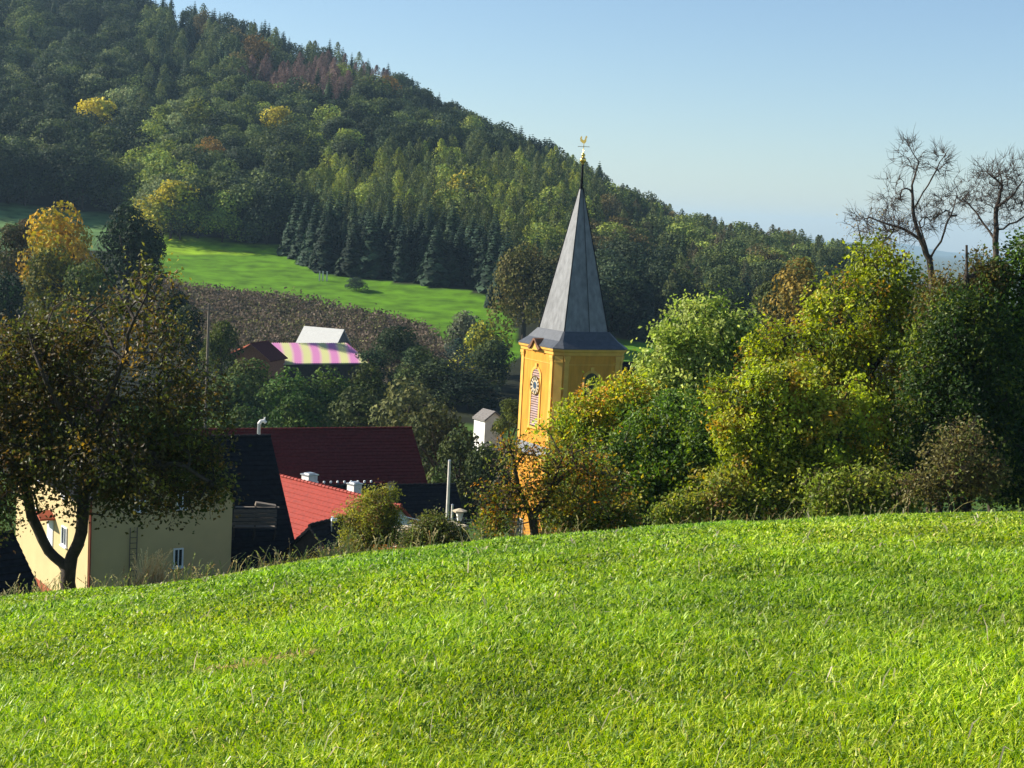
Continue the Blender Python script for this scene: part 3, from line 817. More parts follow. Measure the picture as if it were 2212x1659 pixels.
g = Geo(); g.lathe([(.001, h - .01), (.08, h - .01), (.001, h + .05)], 8); obj('post_cap', g, M['metal'], t)
b = W(991, 1150, 72); z_ = gz(b[0], 72); hl = W(992, 1125, 72)[2] - z_
lt = thing('garden_lantern', 'small garden lantern with a flat pale roof on a post', 'lantern', (b[0], 72, z_))
g = Geo(); g.tube([(0, 0, -.2), (0, 0, hl)], .04, 8); obj('post', g, M['metal'], lt)
g = Geo(); g.lathe([(.001, hl), (.10, hl), (.19, hl + .42), (.001, hl + .42)], 6); obj('lamp_glass', g, M['white'], lt)
g = Geo(); g.lathe([(.001, hl + .43), (.34, hl + .43), (.36, hl + .50), (.05, hl + .60), (.001, hl + .60)], 6); obj('lamp_roof', g, M['stone'], lt)
p = W(868, 1145, 70); z_ = gz(p[0], 70)
gw = thing('garden_wall', 'short sandstone garden wall sunlit on its end beside the round bush', 'wall', (p[0], 70, z_), R(35))
g = Geo(); hwall = W(868, 1146, 70)[2] - z_
rg_ = np.random.default_rng(3)
for r_ in range(int(hwall / .26) + 1):
    xx = -.3 - (r_ % 2) * .1
    while xx < 3.2:
        l_ = rg_.uniform(.3, .55); g.box((xx + l_ / 2, 0, min(hwall, r_ * .26 + .13)), (l_ - .012, .46 + rg_.uniform(0, .03), .25)); xx += l_
obj('masonry', g, M['stone'], gw)
g = Geo(); g.box((1.3, 0, hwall + .16), (3.3, .52, .06)); obj('coping', g, M['stone'], gw)
rl = thing('garden_railing', 'pale metal garden railing sloping down behind the round bush', 'railing', W(862, 1142, 69), R(20))
g = Geo()
for a_ in (0, .9, 1.8): g.box((a_, 0, .15 - a_ * .24), (.04, .04, 1.0))
obj('post', g, M['metal'], rl)
for z1 in (.62, .28):
    g = Geo(); g.tube([(-.05, 0, z1), (1.9, 0, z1 - .48)], .028, 6); obj('rail', g, M['pvc'], rl)
# dark picket fence at the back of the garden
p = W(1030, 1150, 84)
fe = thing('garden_fence', 'dark wire garden fence in the shade beyond the lantern', 'fence', (p[0], 84, gz(p[0], 84)))
hf = W(1030, 1120, 84)[2] - gz(p[0], 84)
for k in range(6):
    g = Geo(); g.box((-3.4 + k * 1.3, 0, hf / 2), (.08, .08, hf)); obj('post', g, M['wood'], fe)
g = Geo()
for k in range(7): g.box((-.1, 0, hf - .08 - k * .17), (6.6, .012, .012))
for k in range(66): g.box((-3.4 + k * .1, 0, hf - .6), (.008, .012, 1.1))
obj('wire_mesh', g, M['metal'], fe)

# utility pole in the valley
t, h = post_at('utility_pole', 'wooden utility pole with a crossarm rising over the valley trees', 447, 655, 800, 168, .16, 'wood')
t['category'] = 'utility pole'
g = Geo(); g.box((0, -.15, h - .7), (2.2, .12, .12)); g.box((0, -.15, h - .25), (1.4, .1, .1))
for a_ in (-1, -.5, .5, 1): g.lathe([(.001, 0), (.05, 0), (.07, .1), (.04, .2), (.001, .2)], 8, (a_, -.15, h - .64))
obj('crossarm', g, M['wood'], t)

# transformer tower, white
p = W(1054, 945, 160); z_ = gz(p[0], 160); zt2 = W(1054, 897, 160)[2]; hh2 = zt2 - z_
tt = thing('transformer_tower', 'small white transformer tower with a grey gabled roof among the trees', 'tower', (p[0], 160, z_ - .3), R(32))
w = 1.12
g = Geo(); g.extrude([(-w, -w, 0), (-w, -w, hh2), (-w, 0, hh2 + .8), (-w, w, hh2), (-w, w, 0)], (2 * w, 0, 0)); 
g.xform(lambda v: np.stack([-v[:, 1], v[:, 0], v[:, 2]], 1)); obj('wall', g, M['white'], tt)
g, _, _ = roof_geo(2 * w, 2 * w, .82, hh2 + .9, .16, .14, .3); g.xform(lambda v: np.stack([-v[:, 1], v[:, 0], v[:, 2]], 1)); obj('roof', g, M['grey_tile'], tt)
f = Face((0, -w, 0), (1, 0, 0), (0, -1, 0)); window(tt, f, 0, hh2 - 1.1, .5, .5, 'dark_wood', 0)

# barn with a corrugated roof; its moire shimmer is painted as magenta and lime bands
sm = mat('rainbow_sheet', (.6, .6, .3), .45, .1, 2, spec=.5)
n = sm.node_tree.nodes; Lk = sm.node_tree.links
tc = n.new('ShaderNodeTexCoord'); mp = n.new('ShaderNodeMapping'); mp.inputs['Rotation'].default_value = (0, 0, R(20))
wv = n.new('ShaderNodeTexWave'); wv.inputs['Scale'].default_value = .105; wv.inputs['Distortion'].default_value = 3.4; wv.inputs['Detail'].default_value = 1; wv.inputs['Detail Scale'].default_value = .5; wv.inputs['Phase Offset'].default_value = 2.2
Lk.new(tc.outputs['Object'], mp.inputs[0]); Lk.new(mp.outputs[0], wv.inputs[0])
rp = n.new('ShaderNodeValToRGB'); rp.color_ramp.interpolation = 'EASE'; rp.color_ramp.elements[0].color = (.46, .14, .33, 1); rp.color_ramp.elements[0].position = .15
rp.color_ramp.elements[1].color = (.46, .46, .17, 1); rp.color_ramp.elements[1].position = .85
e_ = rp.color_ramp.elements.new(.5); e_.color = (.50, .32, .30, 1)
Lk.new(wv.outputs[1], rp.inputs[0]); Lk.new(rp.outputs[0], n['Principled BSDF'].inputs['Base Color'])
M['rainbow'] = sm
ba, db = house('field_barn', 'long barn whose corrugated roof is striped magenta and lime yellow', 'barn', 'left', (545, 741, 232), 34, 15.6, 16, 2.2, 'dark_wood', 'rainbow', .3, step=False, ridge=False, vergem='red_band')
g = Geo(); nb = 46; hwb = db['hw']; sl_ = 2.2 / 8
for k in range(nb):
    x0 = -15.6 / 2 - .2 + k * 16.0 / nb
    g.extrude([(x0, 0, db['zr'] + .002), (x0 + .10, 0, db['zr'] + .09), (x0 + .20, 0, db['zr'] + .002)], (0, -hwb, -sl_ * hwb))
obj('corrugation', g, M['rainbow'], ba)
bs, d5 = house('brick_shed', 'brick gabled shed with a dark roof at the end of the striped barn', 'shed', 'left', (541, 743, 221), 76, 6, 5.6, 2.0, 'brick', 'brown_tile', .35, vergem='brick', step=False)
ws, d6 = house('white_roof_shed', 'shed with a bright white metal roof behind the striped barn', 'shed', 'left', (657, 704, 268), -24, 7.6, 5.6, 3.1, 'grey_tile', 'white_sheet', .3, step=False, ridge=False)
# small house glimpsed through the fruit tree
hg, d7 = house('cottage', 'cottage with a dark gable and brown roof glimpsed through the fruit tree', 'house', 'left', (48, 812, 150), 62, 8, 7, 4.2, 'dark_wood', 'brown_tile', .3)

# ================================================================ THE WOOD ON THE HILL
FOREST = [(-500, 446), (60, 446), (190, 455), (300, 462), (332, 522), (620, 530), (640, 555), (700, 588), (860, 608), (1060, 632), (1110, 690), (1160, 712), (1300, 738), (1440, 735), (1640, 700), (2000, 640), (2700, 640), (2700, -300), (-500, -300)]
PLANT = [(600, 500), (610, 440), (700, 375), (950, 335), (1260, 372), (1300, 480), (1200, 560), (1075, 640), (700, 600), (640, 560)]
BIGGRP = [(285, 530), (285, 330), (430, 190), (700, 240), (1050, 290), (1060, 370), (950, 340), (700, 385), (605, 450), (620, 545)]
def low_line(x): return np.interp(x, [600, 640, 700, 860, 1060, 1110, 1160, 1300], [530, 555, 588, 608, 632, 690, 712, 738])
DEAD_RED = (.15, .092, .078)
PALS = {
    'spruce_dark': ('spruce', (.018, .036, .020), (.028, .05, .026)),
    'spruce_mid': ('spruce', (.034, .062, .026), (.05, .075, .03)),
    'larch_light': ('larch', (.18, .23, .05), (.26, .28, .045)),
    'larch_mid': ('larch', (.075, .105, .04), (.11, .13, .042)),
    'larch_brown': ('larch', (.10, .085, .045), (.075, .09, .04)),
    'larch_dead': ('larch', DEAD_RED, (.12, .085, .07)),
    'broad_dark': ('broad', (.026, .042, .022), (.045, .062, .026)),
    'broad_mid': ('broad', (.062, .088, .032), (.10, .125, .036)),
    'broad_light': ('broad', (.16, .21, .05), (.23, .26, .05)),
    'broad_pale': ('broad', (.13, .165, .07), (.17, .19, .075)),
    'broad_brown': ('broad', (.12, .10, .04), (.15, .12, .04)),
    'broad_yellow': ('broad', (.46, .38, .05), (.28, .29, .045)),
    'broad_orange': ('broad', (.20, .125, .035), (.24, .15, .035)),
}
protos = {'broad': [far_broad(s, nl=17, nf=100, wide=.46) for s in (1, 2, 3, 4)], 'spruce': [far_spruce(s) for s in (5, 6, 7)], 'larch': [far_larch(s) for s in (8, 9, 10)]}
KNAME = {'broad': 'broadleaf_tree', 'spruce': 'spruce_tree', 'larch': 'larch_tree'}
pm_cache = {}
def proto_mesh(pal, var):
    k = (pal, var)
    if k not in pm_cache:
        kind, t1, t2 = PALS[pal]; g = protos[kind][var % len(protos[kind])]
        V, C = tinted(g, t1, 31 * var + len(pal), t2, .4); pm_cache[k] = (V, C, far_mesh(KNAME[kind], V, C, 1.0, .018 if kind == 'broad' else .012, .75 if kind == 'broad' else .97))
    return pm_cache[k]

rf_ = np.random.default_rng(11)
cand = []
for (ya, yb, s) in ((285, 430, 5.6), (430, 620, 7.0), (620, 940, 10.0)):
    for y in np.arange(ya, yb, s):
        for x in np.arange(-.43 * y - 20, .26 * y, s):
            cand.append((x + rf_.uniform(-.42, .42) * s, y + rf_.uniform(-.42, .42) * s))
cand = np.array(cand); cz = G(cand[:, 0], cand[:, 1])
P3 = np.column_stack([cand, cz]); bx, by = proj(P3)
keep = ingon(bx, by, FOREST) & (bx < 1850) & (bx > -140)
P3, bx, by = P3[keep], bx[keep], by[keep]
o_ = np.argsort(P3[:, 1]); P3, bx, by = P3[o_], bx[o_], by[o_]
r2 = rf_.random(len(P3)); hor = np.full(400, 5000.)
recs = []
for i in range(len(P3)):
    x, y, z = P3[i]; r = rf_.random(); px_, py_ = bx[i], by[i]
    mid = py_ - 7 / y * F
    zone = None
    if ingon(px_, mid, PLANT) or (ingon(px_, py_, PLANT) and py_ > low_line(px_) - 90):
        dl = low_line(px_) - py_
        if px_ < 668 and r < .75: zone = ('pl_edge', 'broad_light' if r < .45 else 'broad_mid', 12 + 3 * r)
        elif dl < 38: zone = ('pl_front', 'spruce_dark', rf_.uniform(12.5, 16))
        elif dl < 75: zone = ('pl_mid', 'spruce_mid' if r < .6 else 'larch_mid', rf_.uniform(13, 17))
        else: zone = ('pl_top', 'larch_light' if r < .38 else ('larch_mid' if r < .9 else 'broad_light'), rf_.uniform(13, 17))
    elif ingon(px_, mid, BIGGRP) and px_ > 640: zone = ('big', 'broad_dark' if r < .62 else 'broad_mid' if r < .92 else 'broad_light', rf_.uniform(14, 18))  # right half darkened: shaded side of the wood put into the leaf colour
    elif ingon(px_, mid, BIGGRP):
        if px_ < 395: zone = ('big_left', 'broad_pale' if r < .6 else 'broad_light', rf_.uniform(14, 18))  # sunlit flank put into the colour as paler leaves
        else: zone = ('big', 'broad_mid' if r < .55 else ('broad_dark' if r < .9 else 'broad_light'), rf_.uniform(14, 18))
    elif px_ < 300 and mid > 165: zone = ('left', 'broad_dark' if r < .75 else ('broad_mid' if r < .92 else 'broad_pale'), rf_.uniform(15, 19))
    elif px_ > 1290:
        if px_ < 1430 and py_ > 640: zone = ('dark_edge', 'spruce_dark' if r < .5 else 'broad_dark', rf_.uniform(13, 17))  # near-black trees stand in for the shadow mass at the wood edge
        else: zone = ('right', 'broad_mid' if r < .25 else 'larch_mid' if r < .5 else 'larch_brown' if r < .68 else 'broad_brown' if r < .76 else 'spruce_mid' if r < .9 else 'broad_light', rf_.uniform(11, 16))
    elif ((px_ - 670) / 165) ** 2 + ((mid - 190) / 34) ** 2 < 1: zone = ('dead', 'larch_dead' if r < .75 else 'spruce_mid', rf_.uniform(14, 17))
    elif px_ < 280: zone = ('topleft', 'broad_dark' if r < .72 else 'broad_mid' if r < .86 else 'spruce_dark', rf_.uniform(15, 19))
    elif px_ > 800 and mid < 400 and py_ < 420: zone = ('top', 'spruce_dark' if r < .45 else 'broad_dark' if r < .85 else 'spruce_mid' if r < .96 else 'larch_mid', rf_.uniform(14, 19))  # dark mix paints the shade of the descending right slope
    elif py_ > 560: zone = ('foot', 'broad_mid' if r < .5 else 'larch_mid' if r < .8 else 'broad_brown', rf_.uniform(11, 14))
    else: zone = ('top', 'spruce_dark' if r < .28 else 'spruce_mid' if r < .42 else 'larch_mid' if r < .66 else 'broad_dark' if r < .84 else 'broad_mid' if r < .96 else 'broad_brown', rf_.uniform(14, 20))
    H = zone[2]
    if PALS[zone[1]][0] == 'broad' and r2[i] < .36 and y > 440: continue
    if zone[0] in ('pl_front', 'pl_mid') and False: continue
    tx, ty = proj((x, y, z + H)); tx, ty = float(tx[0]), float(ty[0])
    wpx = H * .3 / y * F; b0 = int(np.clip((tx - wpx) / 12 + 40, 0, 398)); b1 = int(np.clip((tx + wpx) / 12 + 40, b0 + 1, 399))
    lim = hor[b0:b1].max()
    if ty > lim + 9: continue
    hor[b0:b1] = np.minimum(hor[b0:b1], ty + H * .12 / y * F)
    recs.append(dict(p=(x, y, z), px=tx, py=ty, mid=(py_ + ty) / 2, zone=zone[0], pal=zone[1], H=H, size=H / y))
# trees whose colour stands out; at the sunny edge sunlight is put into it
SPOT = [(215, 225, 'broad_yellow', 'bright yellow tree low on the left of the wooded hill'), (600, 245, 'broad_yellow', 'lone yellow tree in the middle of the wooded hill below the reddish patch'),
        (560, 72, 'broad_orange', 'orange brown tree just under the hill crest'), (742, 148, 'broad_light', 'light green round tree beside the reddish larches'),
        (830, 168, 'broad_orange', 'orange tree on the descending shoulder of the wooded hill'), (365, 410, 'broad_yellow', 'bright yellow green tree at the sunny left edge of the big broadleaf wood'),
        (350, 470, 'broad_light', 'light green tree at the foot of the sunny wood edge by the meadow'), (1030, 360, 'broad_light', 'yellow green tree at the top of the plantation'), (985, 372, 'broad_yellow', 'yellow tree along the top of the plantation'),
        (240, 120, 'broad_pale', 'tall pale green tree in the dark upper left of the hill'), (610, 110, 'broad_pale', 'round grey green tree near the skyline above the reddish larches'),
        (1395, 420, 'broad_pale', 'round pale green tree on the skyline at the end of the ridge'), (410, 215, 'broad_light', 'light green tree high on the sunny wood edge'), (480, 300, 'broad_orange', 'tree turning orange in the big broadleaf wood'),
        (440, 20, 'spruce_dark', 'tallest spruce on the skyline at the upper left')]
ZL = {'pl_edge': ('light tree on the left edge of the spruce plantation', 'trees on the plantation edge'),
      'pl_front': ('dark spruce in the front rows of the plantation above the meadow', 'front spruces of the plantation'),
      'pl_mid': ('tree in the middle rows of the plantation', 'middle rows of the plantation'),
      'pl_top': ('slender light tree in the upper plantation', 'upper rows of the plantation'),
      'big_left': ('pale green tree on the sunny left flank of the broadleaf wood', 'sunny flank of the broadleaf wood'),
      'big': ('round crowned tree in the big green broadleaf wood', 'big broadleaf wood'),
      'left': ('dark broadleaf tree at the foot of the hill above the small left field', 'dark wood above the left field'),
      'dark_edge': ('very dark tree at the wood edge just behind the spire', 'dark wood edge behind the spire'),
      'right': ('mixed woodland tree on the low ridge behind the church tower', 'low ridge behind the church'),
      'dead': ('reddish bare larch in the rusty patch on the hill', 'rusty larch patch'),
      'topleft': ('dark round tree on the upper left of the hill', 'upper left of the hill'),
      'foot': ('tree at the foot of the hill beside the spire', 'foot of the hill'),
      'top': ('tree of the mixed wood on the upper hill slope', 'upper slope of the hill')}
ONES = 'first second third fourth fifth sixth seventh eighth ninth tenth eleventh twelfth thirteenth fourteenth fifteenth sixteenth seventeenth eighteenth nineteenth twentieth'.split()
TENS = {2: 'twenty', 3: 'thirty', 4: 'forty', 5: 'fifty'}
def ordinal(k):
    if k <= 20: return ONES[k - 1]
    t, o = divmod(k, 10); return TENS[t] + '-' + ONES[o - 1] if o else {3: 'thirtieth', 4: 'fortieth', 5: 'fiftieth'}[t]
WHERE = {'pl_edge': 'light {k} of the plantation edge', 'pl_front': 'dark front {k} of the plantation', 'pl_mid': 'middle {k} of the plantation', 'pl_top': 'light {k} of the upper plantation', 'big_left': 'pale {k} of the sunny wood flank',
         'big': 'round {k} of the big green wood', 'left': 'dark {k} above the left field', 'dark_edge': 'very dark {k} behind the spire', 'right': '{k} of the low ridge behind the church', 'dead': 'bare {k} of the rusty patch', 'topleft': '{k} of the dark upper left hill', 'foot': '{k} at the hill foot beside the spire', 'top': '{k} of the mixed upper slope'}
taken = set()
for sx, sy, pal, lab in SPOT:
    k = min((i for i in range(len(recs)) if i not in taken), key=lambda i: (recs[i]['px'] - sx) ** 2 + ((recs[i]['py'] - sy) * 1.3) ** 2)
    taken.add(k); recs[k]['pal'] = pal; recs[k]['lab'] = lab; recs[k]['H'] *= 1.12
order = sorted(range(len(recs)), key=lambda i: (0 if 'lab' in recs[i] else 1, -recs[i]['size']))
named = {}; count = {}; rest = Geo(); nrest = 0
KW = {'broad': 'broadleaf', 'spruce': 'spruce', 'larch': 'larch'}
for i in order:
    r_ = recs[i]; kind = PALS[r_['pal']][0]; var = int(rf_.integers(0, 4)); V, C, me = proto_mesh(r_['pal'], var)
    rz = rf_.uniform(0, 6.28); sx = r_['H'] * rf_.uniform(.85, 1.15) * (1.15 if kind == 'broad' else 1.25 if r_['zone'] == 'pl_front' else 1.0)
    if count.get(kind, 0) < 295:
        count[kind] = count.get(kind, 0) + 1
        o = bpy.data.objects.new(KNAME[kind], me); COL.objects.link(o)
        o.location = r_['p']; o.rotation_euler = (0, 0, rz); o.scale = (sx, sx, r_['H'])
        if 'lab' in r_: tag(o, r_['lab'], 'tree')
        else:
            named.setdefault((r_['zone'], kind), []).append((r_, o))
    else:
        nrest += 1
        c_, s_ = math.cos(rz), math.sin(rz)
        v = V * np.array([sx, sx, r_['H']]) @ np.array([[c_, s_, 0], [-s_, c_, 0], [0, 0, 1]]) + np.array(r_['p'])
        rest.add(v, np.arange(len(v)).reshape(-1, 4), C * rf_.uniform(.75, 1.25))
for (zn, kind), lst in named.items():
    lst.sort(key=lambda t: t[0]['p'][1]); nb = max(1, math.ceil(len(lst) / 24)); per_ = math.ceil(len(lst) / nb)
    kw = {'broad': 'broadleaf tree', 'spruce': 'spruce', 'larch': 'larch'}[kind]
    for bnd in range(nb):
        row = sorted(lst[bnd * per_:(bnd + 1) * per_], key=lambda t: t[0]['px'])
        for k_, (r_, o) in enumerate(row):
            lb = ordinal(k_ + 1) + ' ' + WHERE[zn].format(k=kw) + (', counted from the left' if nb == 1 else ', ' + ordinal(bnd + 1) + ' row, from the left')
            if len(row) == 1 and nb == 1: lb = 'single ' + WHERE[zn].format(k=kw)
            tag(o, lb, 'tree', ZL[zn][1] + ', ' + KW[kind])
if nrest: tag(obj('distant_forest', rest, M['far_leaf']), 'mass of far trees covering the back of the wooded hill', 'forest', kind='stuff')
print('forest', len(recs), count, 'rest', nrest)

# ================================================================ VALLEY TREES
def mid_tree(vx_, vtop, Y_, wpx, kind, tint, tint2, label, name=None, seed=1, mix=.4, zoff=0.0, nf=150, group=None, size=.040, cat='tree', nl=16):
    b = on_ground(vx_, Y_); top = W(vx_, vtop, Y_)[2]; H = top - b[2]
    if kind == 'broad': g = far_broad(seed, nl, nf, size, .36)
    elif kind == 'spruce': g = far_spruce(seed, 30, .2, .3, 1.3)
    else: g = far_larch(seed, 2200, .17, .12, .026)
    V, C = tinted(g, tint, seed, tint2, mix)
    sx = wpx * Y_ / F / (.62 if kind == 'broad' else .34)
    root = thing(name or {'broad': 'broadleaf_tree', 'spruce': 'conifer_tree', 'larch': 'larch_tree'}[kind], label, cat, b, random.Random(seed).uniform(0, 6), group)
    zlo = V[:, 2].min()
    if kind == 'broad':
        hc = min(H * .97, 1.65 * wpx * Y_ / F); V = V.copy(); V[:, 2] = 1 - (V[:, 2].max() - V[:, 2]) / (V[:, 2].max() - zlo) * hc / H
    g = Geo(); g.add(V * np.array([sx, sx, H]), np.arange(len(V)).reshape(-1, 4), C); obj('crown', g, M['far_leaf'], root)
    g = Geo(); g.tube([(0, 0, -.5), (.1, 0, .3 * H), (0, 0, .8 * H)], [.028 * H, .02 * H, .004 * H], 7)
    rg = np.random.default_rng(seed)
    for k in range(6):
        a = rg.uniform(0, 6.28); g.tube([(0, 0, .3 * H + .05 * k * H), (math.cos(a) * sx * .15, math.sin(a) * sx * .15, .45 * H + .05 * k * H), (math.cos(a) * sx * .28, math.sin(a) * sx * .28, .55 * H + .05 * k * H)], [.012 * H, .008 * H, .003 * H], 5)
    obj('trunk', g, M['bark'], root)
    return root
a_ = mid_tree
a_(128, 432, 232, 145, 'broad', (.42, .26, .03), (.30, .25, .03), 'tall golden yellow tree behind the big brown fruit tree', seed=21, mix=.45)
a_(112, 520, 226, 120, 'broad', (.26, .24, .03), (.12, .15, .03), 'yellow green tree under the tall golden tree', seed=22)
a_(270, 438, 246, 120, 'broad', (.022, .040, .018), (.03, .05, .02), 'wide dark tree just right of the golden tree', seed=23)
a_(312, 470, 250, 80, 'broad', (.016, .03, .014), None, 'second dark tree half hidden right of the wide dark one', seed=24)
a_(20, 480, 240, 80, 'broad', (.10, .085, .03), (.06, .08, .025), 'brownish tree at the left edge below the grey green field', seed=25)
a_(55, 470, 244, 60, 'broad', (.13, .09, .045), (.10, .09, .04), 'pale brown thin tree left of the golden tree', seed=26)
a_(10, 585, 215, 110, 'broad', (.014, .028, .010), None, 'dark round tree at the left edge behind the fruit tree', seed=27)
a_(190, 560, 222, 110, 'broad', (.07, .10, .025), (.10, .12, .025), 'green tree between the golden tree and the wide dark tree', seed=28)
a_(370, 620, 224, 70, 'broad', (.015, .03, .012), None, 'dark tree at the right shoulder of the fruit tree', seed=29)
a_(400, 655, 215, 85, 'broad', (.018, .035, .012), (.05, .07, .02), 'dark bushy tree left of the utility pole', seed=30)
a_(474, 690, 210, 78, 'broad', (.14, .17, .03), (.06, .09, .02), 'small yellow green tree beside the utility pole', seed=31)
a_(855, 700, 262, 92, 'broad', (.025, .045, .014), (.04, .06, .02), 'dark round tree at the edge of the brown scrub', seed=32)
a_(800, 752, 236, 90, 'broad', (.022, .042, .015), None, 'dark tree at the right end of the striped barn', seed=33)
a_(900, 745, 232, 110, 'broad', (.03, .05, .018), (.05, .07, .02), 'dark green tree between the barn and the willow group', seed=34)
a_(1000, 668, 262, 78, 'broad', (.17, .18, .11), (.13, .15, .08), 'pale silvery willow tree above the valley trees', seed=35)
a_(1040, 690, 250, 110, 'broad', (.26, .25, .03), (.07, .10, .025), 'tree with a yellow top in front of the pale willow', seed=36)
a_(1062, 730, 243, 95, 'broad', (.03, .05, .02), (.06, .08, .02), 'dark green tree between the willow and the church tower', seed=37)
a_(985, 730, 236, 85, 'larch', (.035, .06, .05), (.03, .05, .04), 'blue green conifer in the middle of the valley trees', seed=38)
a_(1010, 800, 226, 130, 'broad', (.018, .032, .014), None, 'very dark tree below the blue green conifer', seed=39)
a_(945, 770, 228, 110, 'broad', (.05, .07, .02), (.03, .045, .018), 'olive tree left of the blue green conifer', seed=59)
a_(545, 772, 200, 130, 'broad', (.10, .13, .022), (.06, .09, .02), 'yellow green tree in front of the brick shed', seed=40)
a_(620, 790, 190, 120, 'broad', (.045, .09, .02), (.07, .11, .02), 'green tree below the middle of the striped barn', seed=41)
a_(700, 785, 192, 120, 'broad', (.055, .105, .02), (.08, .12, .02), 'fresh green tree below the right half of the striped barn', seed=42)
a_(640, 845, 172, 130, 'broad', (.05, .10, .02), (.08, .12, .02), 'lower green tree just above the brown roof ridge', seed=43)
a_(790, 778, 195, 110, 'broad', (.06, .085, .02), (.085, .10, .025), 'olive green tree right of the striped barn', seed=44)
a_(770, 830, 176, 150, 'broad', (.075, .095, .03), (.06, .08, .022), 'dusty olive tree behind the long brown roof', seed=45)
a_(870, 812, 172, 160, 'broad', (.085, .095, .035), (.11, .11, .035), 'large dusty olive tree above the right end of the brown roof', seed=46)
a_(500, 800, 178, 140, 'broad', (.04, .065, .018), (.07, .09, .02), 'dark green tree below the utility pole', seed=47)
a_(520, 870, 160, 120, 'broad', (.035, .07, .018), (.06, .09, .02), 'green tree touching the left end of the brown ridge', seed=48)
a_(940, 865, 150, 140, 'broad', (.055, .065, .02), (.08, .08, .025), 'olive brown tree right of the brown roof', seed=49)
a_(985, 920, 132, 130, 'broad', (.035, .055, .016), (.06, .075, .02), 'dark green tree behind the tall pale pole', seed=50)
a_(1045, 950, 124, 120, 'broad', (.028, .045, .014), (.05, .065, .018), 'dark tree below the white transformer tower', seed=51)
a_(1090, 858, 150, 55, 'broad', (.16, .19, .03), (.10, .13, .025), 'light green tree squeezed between transformer tower and church', seed=52)
a_(1130, 520, 300, 130, 'broad', (.085, .085, .022), (.12, .10, .03), 'big olive brown tree at the wood edge left of the spire', seed=53, nf=190, nl=30, size=.030)
a_(1195, 530, 296, 110, 'broad', (.07, .08, .025), (.10, .095, .03), 'big olive tree half behind the slate spire', seed=54, nf=190, nl=30, size=.030)
a_(1695, 552, 170, 118, 'broad', (.24, .17, .035), (.12, .11, .03), 'round golden brown tree beyond the roadside thicket', seed=55)
a_(1640, 600, 178, 100, 'broad', (.05, .065, .02), (.08, .085, .03), 'dark olive tree left of the round golden brown tree', seed=56)
a_(1770, 590, 165, 100, 'broad', (.10, .085, .03), (.07, .075, .025), 'brownish tree right of the round golden brown tree', seed=57)
a_(1560, 640, 190, 110, 'broad', (.03, .05, .018), None, 'dark tree behind the pale lime tree', seed=58)

# little conifers and posts at the meadow edge
for k, (vx_, vt, Y_, lab) in enumerate([(1058, 604, 338, 'small blue spruce standing at the plantation edge by the spire'), (770, 598, 352, 'small round bush on the meadow below the plantation')]):
    a_(vx_, vt, Y_, 26 if k < 1 else 40, 'spruce' if k < 1 else 'broad', (.05, .085, .055), (.07, .10, .06), lab, seed=70 + k)
g0 = None
for k, vx_ in enumerate((690, 697, 706)):
    p = on_ground(vx_, 362)
    if g0 is None:
        g = Geo(); g.box((0, 0, 1.0), (.28, .28, 2.4)); g.box((.0, 0, 2.2), (.34, .34, .12)); g0 = g.mesh('fence_post', M['peeled'])
    o = bpy.data.objects.new('fence_post', g0); COL.objects.link(o); o.location = p; tag(o, ('leftmost', 'middle', 'rightmost')[k] + ' of three pale posts at the plantation corner', 'post', 'pale posts at the plantation corner')

# brown scrub band
rg = np.random.default_rng(5); g = Geo()
pts = rg.uniform([-110, 222], [20, 420], (30000, 2)); z_ = G(pts[:, 0], pts[:, 1]); px_, py_ = proj(np.column_stack([pts, z_]))
pts = np.column_stack([pts, z_])[ingon(px_, py_, SCRUB)][:2300]
hgt = rg.uniform(.5, 2.2, (len(pts), 1)); cc = pick([(.11, .085, .060, 4), (.16, .12, .085, 2), (.07, .065, .035, 3), (.14, .14, .05, 1)], len(pts), rg)
C = np.repeat(pts, 26, 0) + rg.normal(size=(len(pts) * 26, 3)) * np.array([.9, .9, .45]) * np.repeat(hgt, 26, 0) * .7; C[:, 2] += np.repeat(hgt[:, 0], 26) * .6
leaves(g, C, rg.normal(size=C.shape) + np.array([-.3, -.2, .5]), .62, np.repeat(cc, 26, 0) * rg.uniform(.6, 1.4, (len(C), 1)), rg)
tag(obj('scrub', g, M['far_leaf']), 'band of brown heathery scrub below the hillside meadow', 'scrub', kind='stuff')

